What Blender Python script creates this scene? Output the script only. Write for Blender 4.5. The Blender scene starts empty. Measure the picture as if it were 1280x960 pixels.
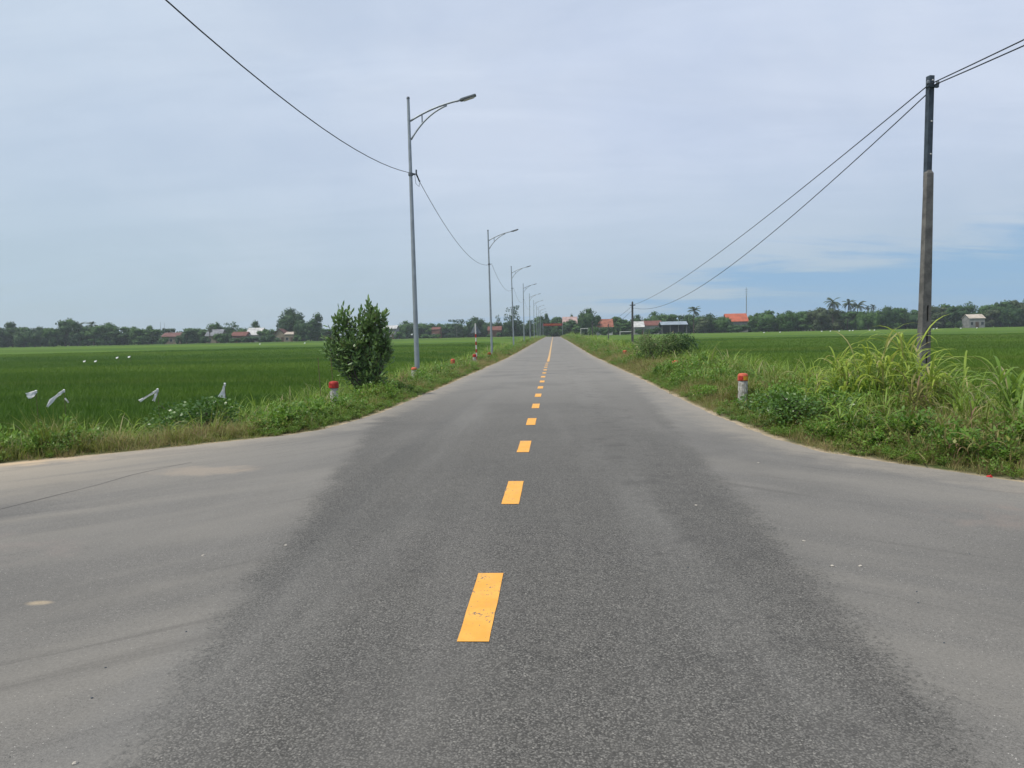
import bpy, math, random
import numpy as np
from mathutils import Vector, Matrix
R = math.radians
rng = np.random.default_rng(7)
random.seed(7)
scene = bpy.context.scene
COL = scene.collection

# ------------------------------------------------------------------ camera
F, EYE = 960.0, 1.443            # focal length for a 1280 px wide frame, eye height
PSI, TH, RO = 0.05537, 0.0649025, 0.021
f_ = Vector((-math.sin(PSI)*math.cos(TH), math.cos(PSI)*math.cos(TH), -math.sin(TH)))
r0 = Vector((math.cos(PSI), math.sin(PSI), 0)); u0 = r0.cross(f_)
r_ = r0*math.cos(RO)-u0*math.sin(RO); u_ = u0*math.cos(RO)+r0*math.sin(RO)
cam_d = bpy.data.cameras.new('camera'); cam = bpy.data.objects.new('camera', cam_d); COL.objects.link(cam)
M = Matrix((r_, u_, -f_)).transposed().to_4x4(); M.translation = Vector((0, 0, EYE))
cam.matrix_world = M
cam_d.sensor_width = 36; cam_d.lens = F/1280*36; cam_d.clip_start = 0.05; cam_d.clip_end = 6000
scene.camera = cam
def ray(px, py): return f_ + r_*((px-640)/F) + u_*((480-py)/F)
def at(px, py, Y):
    d = ray(px, py); return Vector((0, 0, EYE)) + d*(Y/d.y)

# ------------------------------------------------------------------ sky, sun, exposure
SUN_EL, SUN_AZ = R(60), R(242)   # azimuth from +Y, clockwise
SUN_STRENGTH, SKY_STRENGTH = 4.0, 0.09
scene.view_settings.view_transform = 'Standard'; scene.view_settings.look = 'None'
scene.view_settings.exposure = 0.0; scene.view_settings.gamma = 1.0
sd = Vector((math.sin(SUN_AZ)*math.cos(SUN_EL), math.cos(SUN_AZ)*math.cos(SUN_EL), math.sin(SUN_EL)))
sl = bpy.data.lights.new('sun', 'SUN'); sl.energy = SUN_STRENGTH; sl.angle = R(2.5); sl.color = (1.0, 0.94, 0.84)
so = bpy.data.objects.new('sun', sl); COL.objects.link(so)
so.rotation_euler = sd.to_track_quat('Z', 'Y').to_euler()

class NT:
    """small helper for node trees"""
    def __init__(s, tree): s.t = tree; s.n = tree.nodes; s.l = tree.links
    def new(s, typ, **kw):
        n = s.n.new(typ)
        for k, v in kw.items():
            if k.startswith('i_'):
                key = k[2:]; key = int(key) if key.isdigit() else key.replace('_', ' ')
                s.set(n.inputs[key], v)
            else: setattr(n, k, v)
        return n
    def set(s, sock, v):
        if isinstance(v, bpy.types.NodeSocket): s.l.new(v, sock)
        else: sock.default_value = v
    def math(s, op, a, b=0.0, c=None, clamp=False):
        n = s.n.new('ShaderNodeMath'); n.operation = op; n.use_clamp = clamp
        s.set(n.inputs[0], a); s.set(n.inputs[1], b)
        if c is not None: s.set(n.inputs[2], c)
        return n.outputs[0]
    def ramp(s, v, lo, hi, a=0.0, b=1.0, smooth=True):
        n = s.n.new('ShaderNodeMapRange'); n.interpolation_type = 'SMOOTHSTEP' if smooth else 'LINEAR'
        s.set(n.inputs[0], v); n.inputs[1].default_value = lo; n.inputs[2].default_value = hi
        n.inputs[3].default_value = a; n.inputs[4].default_value = b
        return n.outputs[0]
    def mix(s, f, a, b):
        n = s.n.new('ShaderNodeMix'); n.data_type = 'RGBA'
        s.set(n.inputs[0], f)
        for i, v in ((6, a), (7, b)):
            s.set(n.inputs[i], v if isinstance(v, bpy.types.NodeSocket) else (*v, 1.0) if len(v) == 3 else v)
        return n.outputs[2]
    def mapping(s, vec, scale=(1, 1, 1), loc=(0, 0, 0), rot=(0, 0, 0)):
        n = s.n.new('ShaderNodeMapping'); s.set(n.inputs[0], vec)
        n.inputs['Scale'].default_value = scale; n.inputs['Location'].default_value = loc
        n.inputs['Rotation'].default_value = rot
        return n.outputs[0]
    def noise(s, vec, scale, detail=3, rough=0.5, out=0, dist=0.0):
        n = s.n.new('ShaderNodeTexNoise'); s.set(n.inputs['Vector'], vec)
        n.inputs['Scale'].default_value = scale; n.inputs['Detail'].default_value = detail
        n.inputs['Roughness'].default_value = rough; n.inputs['Distortion'].default_value = dist
        return n.outputs[out]

world = bpy.data.worlds.new('World'); scene.world = world; world.use_nodes = True
wt = NT(world.node_tree); wt.n.clear()
tc = wt.new('ShaderNodeTexCoord')
sky = wt.new('ShaderNodeTexSky', sky_type='NISHITA', sun_disc=False, sun_elevation=SUN_EL, sun_rotation=SUN_AZ,
             altitude=10.0, air_density=1.0, dust_density=0.6, ozone_density=2.0)
sep = wt.new('ShaderNodeSeparateXYZ'); wt.l.new(tc.outputs['Generated'], sep.inputs[0])
dx, dy, dz = sep.outputs
zc = wt.math('MAXIMUM', dz, 0.0)
den = wt.math('ADD', zc, 0.16)
cv = wt.new('ShaderNodeCombineXYZ'); wt.set(cv.inputs[0], wt.math('DIVIDE', dx, den)); wt.set(cv.inputs[1], wt.math('DIVIDE', dy, den))
cvec = wt.mapping(tc.outputs['Generated'], scale=(1, 1, 1.8), rot=(.3, .5, 0.5))
n1 = wt.noise(cvec, 2.0, 6, 0.55, dist=0.4)
n2 = wt.noise(wt.mapping(cv.outputs[0], scale=(0.35, 1.2, 1), loc=(3.1, 1.7, 0), rot=(0, 0, 0.9)), 2.3, 6, 0.6, dist=0.5)
# blue gap low on the right, thin veil elsewhere
thr = wt.math('MULTIPLY_ADD', dx, 0.22, 0.022)
g = wt.math('SUBTRACT', thr, dz)
g = wt.math('MULTIPLY_ADD', wt.math('SUBTRACT', n1, 0.5), 0.16, g)
g = wt.math('MULTIPLY_ADD', wt.math('SUBTRACT', n2, 0.5), 0.17, g)
gap = wt.ramp(g, -0.010, 0.035, 0.0, 0.9)
veil = wt.ramp(n2, 0.35, 0.70, 0.88, 0.99)
cover = veil
ccol = wt.mix(wt.ramp(n1, 0.3, 0.72), (0.535, 0.63, 0.81), (0.67, 0.75, 0.90))
ccol = wt.mix(wt.ramp(dz, 0.0, 0.26), (0.44, 0.56, 0.67), ccol)
ccol = wt.mix(wt.math('MULTIPLY', wt.ramp(dx, -.6, .0, 1, 0), wt.ramp(dz, 0.0, .22, .5, 0)), ccol, (0.34, 0.48, 0.56))
n3 = wt.noise(wt.mapping(tc.outputs['Generated'], scale=(1, 1, 2.1), loc=(5, 2, 0), rot=(.25, .35, .3)), 3.2, 7, .55, dist=.35)
ccol = wt.mix(wt.ramp(n3, .42, .72, 0, .24), ccol, (0.72, 0.78, 0.88))
ccol = wt.mix(wt.ramp(n3, .28, .46, .14, 0), ccol, (0.44, 0.55, 0.74))
ccol = wt.mix(wt.ramp(dx, -.7, .1, .45, 0), ccol, (0.53, 0.66, 0.76))
ccol = wt.mix(gap, ccol, wt.mix(wt.ramp(dz, .0, .35), (0.27, 0.47, 0.69), (0.25, 0.42, 0.72)))
b1 = wt.new('ShaderNodeBackground', i_Color=sky.outputs[0], i_Strength=SKY_STRENGTH)
b2 = wt.new('ShaderNodeBackground', i_Color=ccol, i_Strength=1.0)
ms = wt.new('ShaderNodeMixShader'); wt.set(ms.inputs[0], cover); wt.l.new(b1.outputs[0], ms.inputs[1]); wt.l.new(b2.outputs[0], ms.inputs[2])
wo = wt.new('ShaderNodeOutputWorld'); wt.l.new(ms.outputs[0], wo.inputs[0])

# ------------------------------------------------------------------ object helpers
def tag(o, label=None, cat=None, group=None, kind=None):
    if label: o['label'] = label
    if cat: o['category'] = cat
    if group: o['group'] = group
    if kind: o['kind'] = kind
    return o
def empty(name, loc=(0, 0, 0), rz=0.0):
    o = bpy.data.objects.new(name, None); COL.objects.link(o); o.location = loc; o.rotation_euler = (0, 0, rz)
    o.empty_display_size = 0.1
    return o
class MB:
    def __init__(s): s.v = []; s.f = []; s.m = []; s.smooth = False
    def add(s, vs, fs, mi=0):
        b = len(s.v); s.v.extend(tuple(v) for v in vs); s.f.extend(tuple(b+i for i in f) for f in fs); s.m.extend([mi]*len(fs)); return s
    def box(s, c, d, rz=0.0, mi=0, top=1.0):
        x, y, z = d[0]/2, d[1]/2, d[2]/2; cs, sn = math.cos(rz), math.sin(rz); vs = []
        for k in (-1, 1):
            t = top if k == 1 else 1.0
            for a, b in ((-1, -1), (1, -1), (1, 1), (-1, 1)):
                X, Y = a*x*t, b*y*t; vs.append((c[0]+X*cs-Y*sn, c[1]+X*sn+Y*cs, c[2]+k*z))
        return s.add(vs, [(3, 2, 1, 0), (4, 5, 6, 7), (0, 1, 5, 4), (1, 2, 6, 5), (2, 3, 7, 6), (3, 0, 4, 7)], mi)
    def tube(s, pts, rad, n=8, caps=True, mi=0):
        pts = [Vector(p) for p in pts]; N = len(pts)
        if not hasattr(rad, '__len__'): rad = [rad]*N
        ref = None; vs = []
        for i, p in enumerate(pts):
            t = (pts[min(i+1, N-1)]-pts[max(i-1, 0)]).normalized()
            if ref is None: ref = Vector((1, 0, 0)) if abs(t.x) < .9 else Vector((0, 1, 0))
            a = (ref - t*ref.dot(t)).normalized(); b = t.cross(a); ref = a
            for k in range(n):
                an = 2*math.pi*k/n; vs.append(p + (a*math.cos(an)+b*math.sin(an))*rad[i])
        fs = [(i*n+k, i*n+(k+1) % n, (i+1)*n+(k+1) % n, (i+1)*n+k) for i in range(N-1) for k in range(n)]
        if caps: fs += [tuple(range(n))[::-1], tuple((N-1)*n+k for k in range(n))]
        return s.add(vs, fs, mi)
    def lathe(s, prof, n=16, c=(0, 0, 0), mi=0):
        vs = [(c[0]+r*math.cos(2*math.pi*k/n), c[1]+r*math.sin(2*math.pi*k/n), c[2]+z) for r, z in prof for k in range(n)]
        fs = [(i*n+k, i*n+(k+1) % n, (i+1)*n+(k+1) % n, (i+1)*n+k) for i in range(len(prof)-1) for k in range(n)]
        fs += [tuple(range(n))[::-1], tuple((len(prof)-1)*n+k for k in range(n))]
        return s.add(vs, fs, mi)
    def build(s, name, mats, parent=None, smooth=False):
        me = bpy.data.meshes.new(name); me.from_pydata(s.v, [], s.f)
        if not isinstance(mats, (list, tuple)): mats = [mats]
        for m in mats: me.materials.append(m)
        if len(mats) > 1: me.polygons.foreach_set('material_index', s.m)
        if smooth: me.polygons.foreach_set('use_smooth', [True]*len(me.polygons))
        me.update()
        o = bpy.data.objects.new(name, me); COL.objects.link(o); o.parent = parent
        return o
def np_mesh(name, verts, quads, mats, smooth=False, matidx=None):
    me = bpy.data.meshes.new(name); nv, nq = len(verts), len(quads); k = quads.shape[1]
    me.vertices.add(nv); me.vertices.foreach_set('co', np.asarray(verts, np.float32).ravel())
    me.loops.add(nq*k); me.loops.foreach_set('vertex_index', quads.astype(np.int32).ravel())
    me.polygons.add(nq); me.polygons.foreach_set('loop_start', np.arange(0, nq*k, k, dtype=np.int32))
    me.update(calc_edges=True)
    for m in mats: me.materials.append(m)
    if matidx is not None: me.polygons.foreach_set('material_index', matidx.astype(np.int32))
    if smooth: me.polygons.foreach_set('use_smooth', np.ones(nq, bool))
    return me
def fattr(me, name, vals):
    a = me.attributes.new(name, 'FLOAT', 'POINT'); a.data.foreach_set('value', np.asarray(vals, np.float32).ravel())
def link(name, me, parent=None, loc=None):
    o = bpy.data.objects.new(name, me); COL.objects.link(o); o.parent = parent
    if loc is not None: o.location = loc
    return o
def children(o): return [c for c in bpy.data.objects if c.parent == o]
def copy_tree(o, parent=None, kids=None):
    c = o.copy(); COL.objects.link(c); c.parent = parent
    for ch in (children(o)): copy_tree(ch, c)
    return c

# ------------------------------------------------------------------ materials
def mat(name, col, rough=0.8, metal=0.0, var=0.12, scale=6.0, col2=None, bump=0.0, spec=0.3, coords='Object'):
    m = bpy.data.materials.new(name); m.use_nodes = True; t = NT(m.node_tree); t.n.clear()
    c = t.new('ShaderNodeTexCoord').outputs[coords]
    n = t.noise(c, scale, 5, 0.6)
    c2 = col2 if col2 else tuple(x*(1-2*var) for x in col)
    colr = t.mix(t.ramp(n, 0.32, 0.68), c2, col)
    p = t.new('ShaderNodeBsdfPrincipled', i_Base_Color=colr, i_Roughness=rough, i_Metallic=metal)
    p.inputs['Specular IOR Level'].default_value = spec
    if bump:
        b = t.new('ShaderNodeBump', i_Strength=bump, i_Distance=0.02, i_Height=t.noise(c, scale*6, 4, .6)); t.l.new(b.outputs[0], p.inputs['Normal'])
    o = t.new('ShaderNodeOutputMaterial'); t.l.new(p.outputs[0], o.inputs[0])
    return m
def leaf_mat(name, cols, rough=0.55, trans=0.25, noise_scale=1.5, dry=None, dryamt=0.0, objrand=True, spec=0.3):
    m = bpy.data.materials.new(name); m.use_nodes = True; t = NT(m.node_tree); t.n.clear()
    geo = t.new('ShaderNodeNewGeometry'); tcn = t.new('ShaderNodeTexCoord'); oi = t.new('ShaderNodeObjectInfo')
    rp = geo.outputs['Random Per Island']; n = t.noise(geo.outputs['Position'], noise_scale, 3, .6)
    v = t.math('MULTIPLY_ADD', rp, 0.45, t.math('MULTIPLY_ADD', t.ramp(n, .3, .7), 0.35, t.math('MULTIPLY', oi.outputs['Random'], 0.2 if objrand else 0)))
    c = t.mix(v, cols[0], cols[1])
    if dry:
        r2 = t.math('FRACT', t.math('MULTIPLY', rp, 17.3)); c = t.mix(t.math('GREATER_THAN', r2, 1-dryamt), c, dry)
    p = t.new('ShaderNodeBsdfPrincipled', i_Base_Color=c, i_Roughness=rough); p.inputs['Specular IOR Level'].default_value = spec
    tr = t.new('ShaderNodeBsdfTranslucent', i_Color=t.mix(0.5, c, (c0 := tuple(min(1, x*1.6) for x in cols[1]))))
    mx = t.new('ShaderNodeMixShader'); mx.inputs[0].default_value = trans; t.l.new(p.outputs[0], mx.inputs[1]); t.l.new(tr.outputs[0], mx.inputs[2])
    o = t.new('ShaderNodeOutputMaterial'); t.l.new(mx.outputs[0], o.inputs[0])
    return m
def rice_colour(t, pos):
    """colour of the paddy from its place: long plots of slightly different green"""
    w = t.noise(t.mapping(pos, scale=(0.004, 0.035, 0)), 1.0, 3, .5)
    w2 = t.noise(t.mapping(pos, scale=(0.012, 0.11, 0), loc=(9, 4, 0)), 1.0, 3, .55)
    w3 = t.noise(t.mapping(pos, scale=(.22, .22, 0)), 1.0, 4, .6)
    c = t.mix(t.ramp(w, .38, .62), (0.044, 0.108, 0.009), (0.115, 0.198, 0.016))
    c = t.mix(t.ramp(w2, .53, .66, 0, .65), c, (0.15, 0.19, 0.03))
    c = t.mix(t.ramp(w2, .30, .42, .6, 0), c, (0.020, 0.066, 0.010))
    c = t.mix(t.ramp(w3, .42, .72, 0, .55), c, (0.125, 0.20, 0.02))
    return c
def rice_mat():
    m = bpy.data.materials.new('rice_leaf'); m.use_nodes = True; t = NT(m.node_tree); t.n.clear()
    geo = t.new('ShaderNodeNewGeometry'); c = rice_colour(t, geo.outputs['Position'])
    rp = geo.outputs['Random Per Island']
    c = t.mix(t.math('MULTIPLY', rp, 0.35), c, (0.08, 0.17, 0.018))
    p = t.new('ShaderNodeBsdfPrincipled', i_Base_Color=c, i_Roughness=.6); p.inputs['Specular IOR Level'].default_value = .2
    tr = t.new('ShaderNodeBsdfTranslucent', i_Color=t.mix(.5, c, (0.08, .20, .015)))
    mx = t.new('ShaderNodeMixShader'); mx.inputs[0].default_value = .3; t.l.new(p.outputs[0], mx.inputs[1]); t.l.new(tr.outputs[0], mx.inputs[2])
    o = t.new('ShaderNodeOutputMaterial'); t.l.new(mx.outputs[0], o.inputs[0]); return m
def ground_mat():
    m = bpy.data.materials.new('ground_soil'); m.use_nodes = True; t = NT(m.node_tree); t.n.clear()
    pos = t.new('ShaderNodeNewGeometry').outputs['Position']
    ed = t.new('ShaderNodeAttribute', attribute_name='edge').outputs['Fac']
    n = t.noise(pos, 1.3, 5, .6); nf = t.noise(pos, 14, 4, .65); ns = t.noise(pos, 0.9, 4, .6)
    soil = t.mix(t.ramp(nf, .3, .7), (0.045, 0.05, 0.02), (0.085, 0.085, 0.035))
    soil = t.mix(t.ramp(n, .42, .62), soil, (0.05, 0.075, 0.02))
    sand = t.mix(t.ramp(nf, .3, .7), (0.28, 0.23, 0.16), (0.42, 0.34, 0.24))
    e2 = t.math('MULTIPLY_ADD', t.math('SUBTRACT', ns, .5), .55, ed)
    c = t.mix(t.ramp(e2, 0.05, 0.26), sand, soil)
    c = t.mix(t.ramp(ed, 3.6, 5.0), c, (0.03, 0.045, 0.015))
    sp = t.new('ShaderNodeSeparateXYZ', i_0=pos)
    thin = t.noise(t.mapping(pos, scale=(.006, .16, 0), loc=(2, 7, 0)), 1.0, 4, .6)
    fc = t.mix(t.ramp(thin, .52, .68, 0, .5), t.mix(.35, rice_colour(t, pos), (.028, .062, .010)), (0.11, 0.155, 0.03))
    fc = t.mix(t.ramp(thin, .28, .42, .6, 0), fc, (0.014, 0.04, 0.010))
    vl = t.new('ShaderNodeVectorMath', operation='LENGTH', i_0=pos).outputs['Value']
    c = t.mix(t.math('MULTIPLY', t.ramp(vl, 90, 125), t.ramp(ed, 3.8, 7)), c, fc)
    fine = t.noise(pos, 2.0, 5, .7)
    b = t.new('ShaderNodeBump', i_Strength=.6, i_Distance=.05, i_Height=nf)
    p = t.new('ShaderNodeBsdfPrincipled', i_Base_Color=c, i_Roughness=.95, i_Normal=b.outputs[0]); p.inputs['Specular IOR Level'].default_value = .1
    o = t.new('ShaderNodeOutputMaterial'); t.l.new(p.outputs[0], o.inputs[0]); return m
def asphalt_mat():
    m = bpy.data.materials.new('asphalt'); m.use_nodes = True; t = NT(m.node_tree); t.n.clear()
    pos = t.new('ShaderNodeNewGeometry').outputs['Position']
    sp = t.new('ShaderNodeSeparateXYZ'); t.l.new(pos, sp.inputs[0]); X, Y, Z = sp.outputs
    ed = t.new('ShaderNodeAttribute', attribute_name='edge').outputs['Fac']
    big = t.noise(pos, .35, 4, .6); mid = t.noise(pos, 1.6, 5, .65); streak = t.noise(t.mapping(pos, scale=(1.4, .12, 1)), 1.0, 5, .6)
    # marks left by turning wheels: arcs about the two corner centres
    sg = t.math('SIGN', t.math('ADD', X, .4)); ax_ = t.math('SUBTRACT', t.math('ABSOLUTE', t.math('ADD', X, .4)), 12.5); ay_ = t.math('SUBTRACT', Y, 16.5)
    rad_ = t.math('SQRT', t.math('ADD', t.math('MULTIPLY', ax_, ax_), t.math('MULTIPLY', ay_, ay_))); ang = t.math('ARCTAN2', ay_, ax_)
    pc = t.new('ShaderNodeCombineXYZ'); t.set(pc.inputs[0], rad_); t.set(pc.inputs[1], t.math('MULTIPLY', ang, 2.2)); t.set(pc.inputs[2], t.math('MULTIPLY', sg, 3.0))
    sweep = t.noise(pc.outputs[0], .75, 6, .62, dist=.5)
    # coarse dark lane of the main carriageway, its edges wander
    wob = t.math('MULTIPLY', t.math('SUBTRACT', mid, .5), .55)
    wob = t.math('MULTIPLY_ADD', t.math('SUBTRACT', t.noise(pos, 40, 6, .85), .5), 1.15, wob)
    Lb = t.math('MULTIPLY_ADD', Y, -.155, -1.12); Rb = t.math('MULTIPLY_ADD', Y, .05, 1.25)
    dl = t.math('ADD', t.math('SUBTRACT', X, Lb), wob); dr = t.math('ADD', t.math('SUBTRACT', Rb, X), wob)
    dm = t.math('MINIMUM', dl, dr)
    coarse = t.ramp(dm, -.10, .10, 0, .9)
    v1 = t.new('ShaderNodeTexVoronoi', i_Vector=pos); v1.inputs['Scale'].default_value = 105
    v2 = t.new('ShaderNodeTexVoronoi', i_Vector=pos); v2.inputs['Scale'].default_value = 240
    sv = t.new('ShaderNodeSeparateXYZ'); t.l.new(v1.outputs['Color'], sv.inputs[0])
    sv2 = t.new('ShaderNodeSeparateXYZ'); t.l.new(v2.outputs['Color'], sv2.inputs[0])
    stone = t.mix(sv.outputs[0], (0.042, 0.041, 0.039), (0.20, 0.192, 0.178))
    stone = t.mix(t.math('GREATER_THAN', sv.outputs[1], .965), stone, (.31, .295, .265))
    stone = t.mix(t.ramp(v1.outputs['Distance'], .35, .75), stone, (.034, .033, .031))
    stone = t.mix(.12, stone, (0.100, 0.096, 0.086))
    s3 = t.new('ShaderNodeSeparateXYZ'); v3 = t.new('ShaderNodeTexVoronoi', i_Vector=pos); v3.inputs['Scale'].default_value = 165; t.l.new(v3.outputs['Color'], s3.inputs[0])
    stone = t.mix(t.math('MULTIPLY', t.math('GREATER_THAN', s3.outputs[0], .70), .6), stone, (.035, .034, .031))
    stone = t.mix(t.math('MULTIPLY', t.math('GREATER_THAN', s3.outputs[1], .86), .5), stone, (.27, .26, .235))
    stone = t.mix(t.ramp(t.noise(pos, 9, 4, .7), .35, .7, .0, .30), stone, (0.13, .124, .112))
    fine = t.mix(sv2.outputs[0], (0.112, 0.107, 0.098), (0.20, 0.191, 0.176))
    fine = t.mix(t.math('GREATER_THAN', sv2.outputs[1], .996), fine, (.5, .48, .44))
    fine = t.mix(t.math('GREATER_THAN', sv2.outputs[2], .99), fine, (.04, .04, .04))
    fine = t.mix(t.ramp(sweep, .40, .66, 0, .65), fine, (0.225, 0.211, 0.186))
    fine = t.mix(t.ramp(sweep, .28, .42, .30, 0), fine, (0.10, 0.10, 0.098))
    c = t.mix(coarse, fine, stone)
    # light grey with distance: grazing-angle sheen painted into the colour
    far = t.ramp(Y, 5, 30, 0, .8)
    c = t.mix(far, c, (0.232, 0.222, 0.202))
    c = t.mix(t.ramp(streak, .45, .75, 0, .28), c, (0.21, 0.201, 0.186))
    c = t.mix(t.ramp(big, .34, .52, .25, 0), c, (0.085, 0.083, 0.078))
    # dust and sand gathered at the verge and on the left mouth
    se = t.math('MULTIPLY_ADD', t.math('SUBTRACT', mid, .5), 1.5, t.math('MULTIPLY', ed, -1.0))
    c = t.mix(t.ramp(se, .05, .75, .6, 0), c, (0.30, 0.27, 0.225))
    xs = t.ramp(X, -7.5, -3.2, 1.0, 0.0)
    sd_ = t.math('MULTIPLY', t.math('MULTIPLY', xs, t.ramp(Y, 3.0, 9.0)), t.ramp(sweep, .38, .62))
    c = t.mix(t.math('MULTIPLY', sd_, .75), c, (0.35, 0.305, 0.24))
    sd2 = t.math('MULTIPLY', t.math('MULTIPLY', t.ramp(X, -6.4, -5.2, 1, 0), t.ramp(se, -.1, .55, 1, 0)), t.ramp(sweep, .36, .5))
    c = t.mix(t.math('MULTIPLY', sd2, .9), c, (0.60, 0.42, 0.24))
    c = t.mix(t.math('MULTIPLY', t.math('MULTIPLY', t.ramp(X, -5.6, -3.6, 1, 0), t.ramp(ed, -1.3, -.1, 0, 1)), .35), c, (.42, .36, .28))
    for (px_, py_, rx_, ry_, cc, am) in ((-4.0, 8.6, .75, .50, (.33, .275, .215), .55), (-2.95, 4.12, .10, .05, (.42, .34, .23), .7), (4.6, 5.9, 1.3, 1.0, (.25, .20, .17), .55), (-4.7, 5.2, 1.1, .5, (.235, .20, .18), .6)):
        ddx = t.math('DIVIDE', t.math('SUBTRACT', X, px_), rx_); ddy = t.math('DIVIDE', t.math('SUBTRACT', Y, py_), ry_)
        rr = t.math('SQRT', t.math('ADD', t.math('MULTIPLY', ddx, ddx), t.math('MULTIPLY', ddy, ddy)))
        rr = t.math('MULTIPLY_ADD', t.math('SUBTRACT', mid, .5), 2.6, t.math('MULTIPLY_ADD', t.math('SUBTRACT', sweep, .5), 2.2, rr))
        c = t.mix(t.math('MULTIPLY', t.ramp(rr, .35, 1.05, 1, 0), am), c, cc)
    # tyre paths, oil drips and turning scuffs
    tx = t.math('ABSOLUTE', t.math('SUBTRACT', t.math('ABSOLUTE', t.math('ADD', X, .40)), 1.15)); wheel = t.math('MULTIPLY', t.ramp(tx, .1, .55, 1, 0), t.ramp(streak, .3, .7))
    c = t.mix(t.math('MULTIPLY', wheel, .16), c, (.24, .235, .22))
    oil = t.math('MULTIPLY', t.ramp(t.math('ABSOLUTE', t.math('ADD', X, -.9)), .1, .9, 1, 0), t.ramp(t.noise(pos, 2.6, 5, .7), .50, .66)); c = t.mix(t.math('MULTIPLY', oil, .35), c, (.055, .053, .05))
    arc = t.noise(t.mapping(pc.outputs[0], scale=(2.6, .8, 1), loc=(3, 1, 0)), 1.3, 6, .7, dist=.5)
    c = t.mix(t.math('MULTIPLY', t.ramp(arc, .56, .70), t.math('MULTIPLY', t.math('SUBTRACT', 1.0, coarse), .35)), c, (.075, .07, .065))
    hgt = t.math('MULTIPLY', t.math('SUBTRACT', 1.0, v1.outputs['Distance']), coarse)
    hgt = t.math('MULTIPLY_ADD', t.noise(pos, 220, 3, .7), .5, hgt)
    b = t.new('ShaderNodeBump', i_Strength=.5, i_Distance=.004, i_Height=hgt)
    grain = t.noise(pos, 60, 5, .8); c = t.mix(t.ramp(grain, .3, .7, .26, .0), c, (.02, .02, .02))
    p = t.new('ShaderNodeBsdfPrincipled', i_Base_Color=c, i_Roughness=.88, i_Normal=b.outputs[0]); p.inputs['Specular IOR Level'].default_value = .25
    o = t.new('ShaderNodeOutputMaterial'); t.l.new(p.outputs[0], o.inputs[0]); return m
def paint_mat():
    m = bpy.data.materials.new('yellow_paint'); m.use_nodes = True; t = NT(m.node_tree); t.n.clear()
    pos = t.new('ShaderNodeNewGeometry').outputs['Position']
    n = t.noise(pos, 38, 5, .7); n2 = t.noise(pos, 5, 4, .6); n3 = t.noise(t.mapping(pos, scale=(1, .5, 1)), 110, 2, .6)
    c = t.mix(t.ramp(n2, .3, .7), (0.66, 0.31, 0.05), (0.76, 0.38, 0.075))
    thr = t.math('MULTIPLY_ADD', n2, -.40, .80)
    c = t.mix(t.ramp(t.noise(t.mapping(pos, scale=(1, .35, 1)), 16, 5, .7), .5, .75, 0, .35), c, (.42, .27, .12))
    v = t.new('ShaderNodeTexVoronoi', i_Vector=pos); v.inputs['Scale'].default_value = 95; pit = t.math('LESS_THAN', v.outputs['Distance'], t.ramp(n2, .42, .72, .08, .34)); c = t.mix(t.math('MULTIPLY', pit, .8), c, (.16, .13, .08))
    hole = t.math('GREATER_THAN', t.math('MULTIPLY_ADD', n3, .35, t.math('MULTIPLY', n, .65)), thr)
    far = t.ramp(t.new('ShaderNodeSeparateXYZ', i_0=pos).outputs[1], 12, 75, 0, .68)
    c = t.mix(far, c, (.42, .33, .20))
    c = t.mix(hole, c, (.13, .12, .10))
    p = t.new('ShaderNodeBsdfPrincipled', i_Base_Color=c, i_Roughness=.7); p.inputs['Specular IOR Level'].default_value = .3
    o = t.new('ShaderNodeOutputMaterial'); t.l.new(p.outputs[0], o.inputs[0]); return m

m_asphalt, m_ground, m_rice, m_paint = asphalt_mat(), ground_mat(), rice_mat(), paint_mat()
m_galv = mat('galvanised_steel', (0.30, 0.34, 0.37), .5, .35, .10, 3, spec=.4)
m_lamp = mat('lamp_housing', (0.14, 0.16, 0.18), .5, .2, .1, 5)
m_glass = mat('lamp_glass', (0.45, 0.48, 0.5), .2, 0, .05, 5, spec=.6)
m_conc = mat('pole_concrete', (0.165, 0.16, 0.15), .9, 0, .2, 5, col2=(.085, .084, .08), bump=.5)
m_concd = mat('far_pole_concrete', (0.10, 0.10, 0.10), .9, 0, .2, 5)
m_steel = mat('dark_steel', (0.055, 0.075, 0.095), .6, .2, .2, 8)
m_wire = mat('black_cable', (0.02, 0.02, 0.022), .6, 0, .1, 3)
m_white = mat('post_whitewash', (0.52, 0.51, 0.48), .85, 0, .3, 14, col2=(.24, .23, .21), bump=.3)
m_red = mat('red_paint', (0.42, 0.035, 0.025), .6, 0, .2, 20)
m_orange = mat('faded_red_paint', (0.56, 0.12, 0.065), .7, 0, .15, 20)
m_yel = mat('reflector_yellow', (0.66, 0.33, 0.03), .4, 0, .15, 20)
m_wpaint = mat('white_paint', (0.62, 0.62, 0.60), .6, 0, .12, 12)
m_sign = mat('sign_back_metal', (0.20, 0.23, 0.25), .5, .3, .08, 6)
m_plastic = leaf_mat('white_plastic_film', ((.80, .81, .82), (.93, .93, .93)), .35, .35, 9)
m_stick = mat('bamboo_stick', (0.16, 0.13, 0.07), .8, 0, .2, 20)
m_bark = mat('bark', (0.10, 0.082, 0.062), .9, 0, .25, 9, bump=.5)
m_barkp = mat('pale_bark', (0.26, 0.25, 0.22), .9, 0, .2, 4)
m_crown = [leaf_mat('dark_foliage', ((.012, .042, .012), (.042, .096, .024)), .7, .15, .25),
           leaf_mat('green_foliage', ((.022, .068, .014), (.068, .142, .030)), .7, .18, .25),
           leaf_mat('olive_foliage', ((.038, .062, .028), (.085, .115, .048)), .7, .18, .25)]
m_palm = leaf_mat('palm_frond', ((.028, .052, .024), (.065, .095, .042)), .6, .15, .3)
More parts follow.
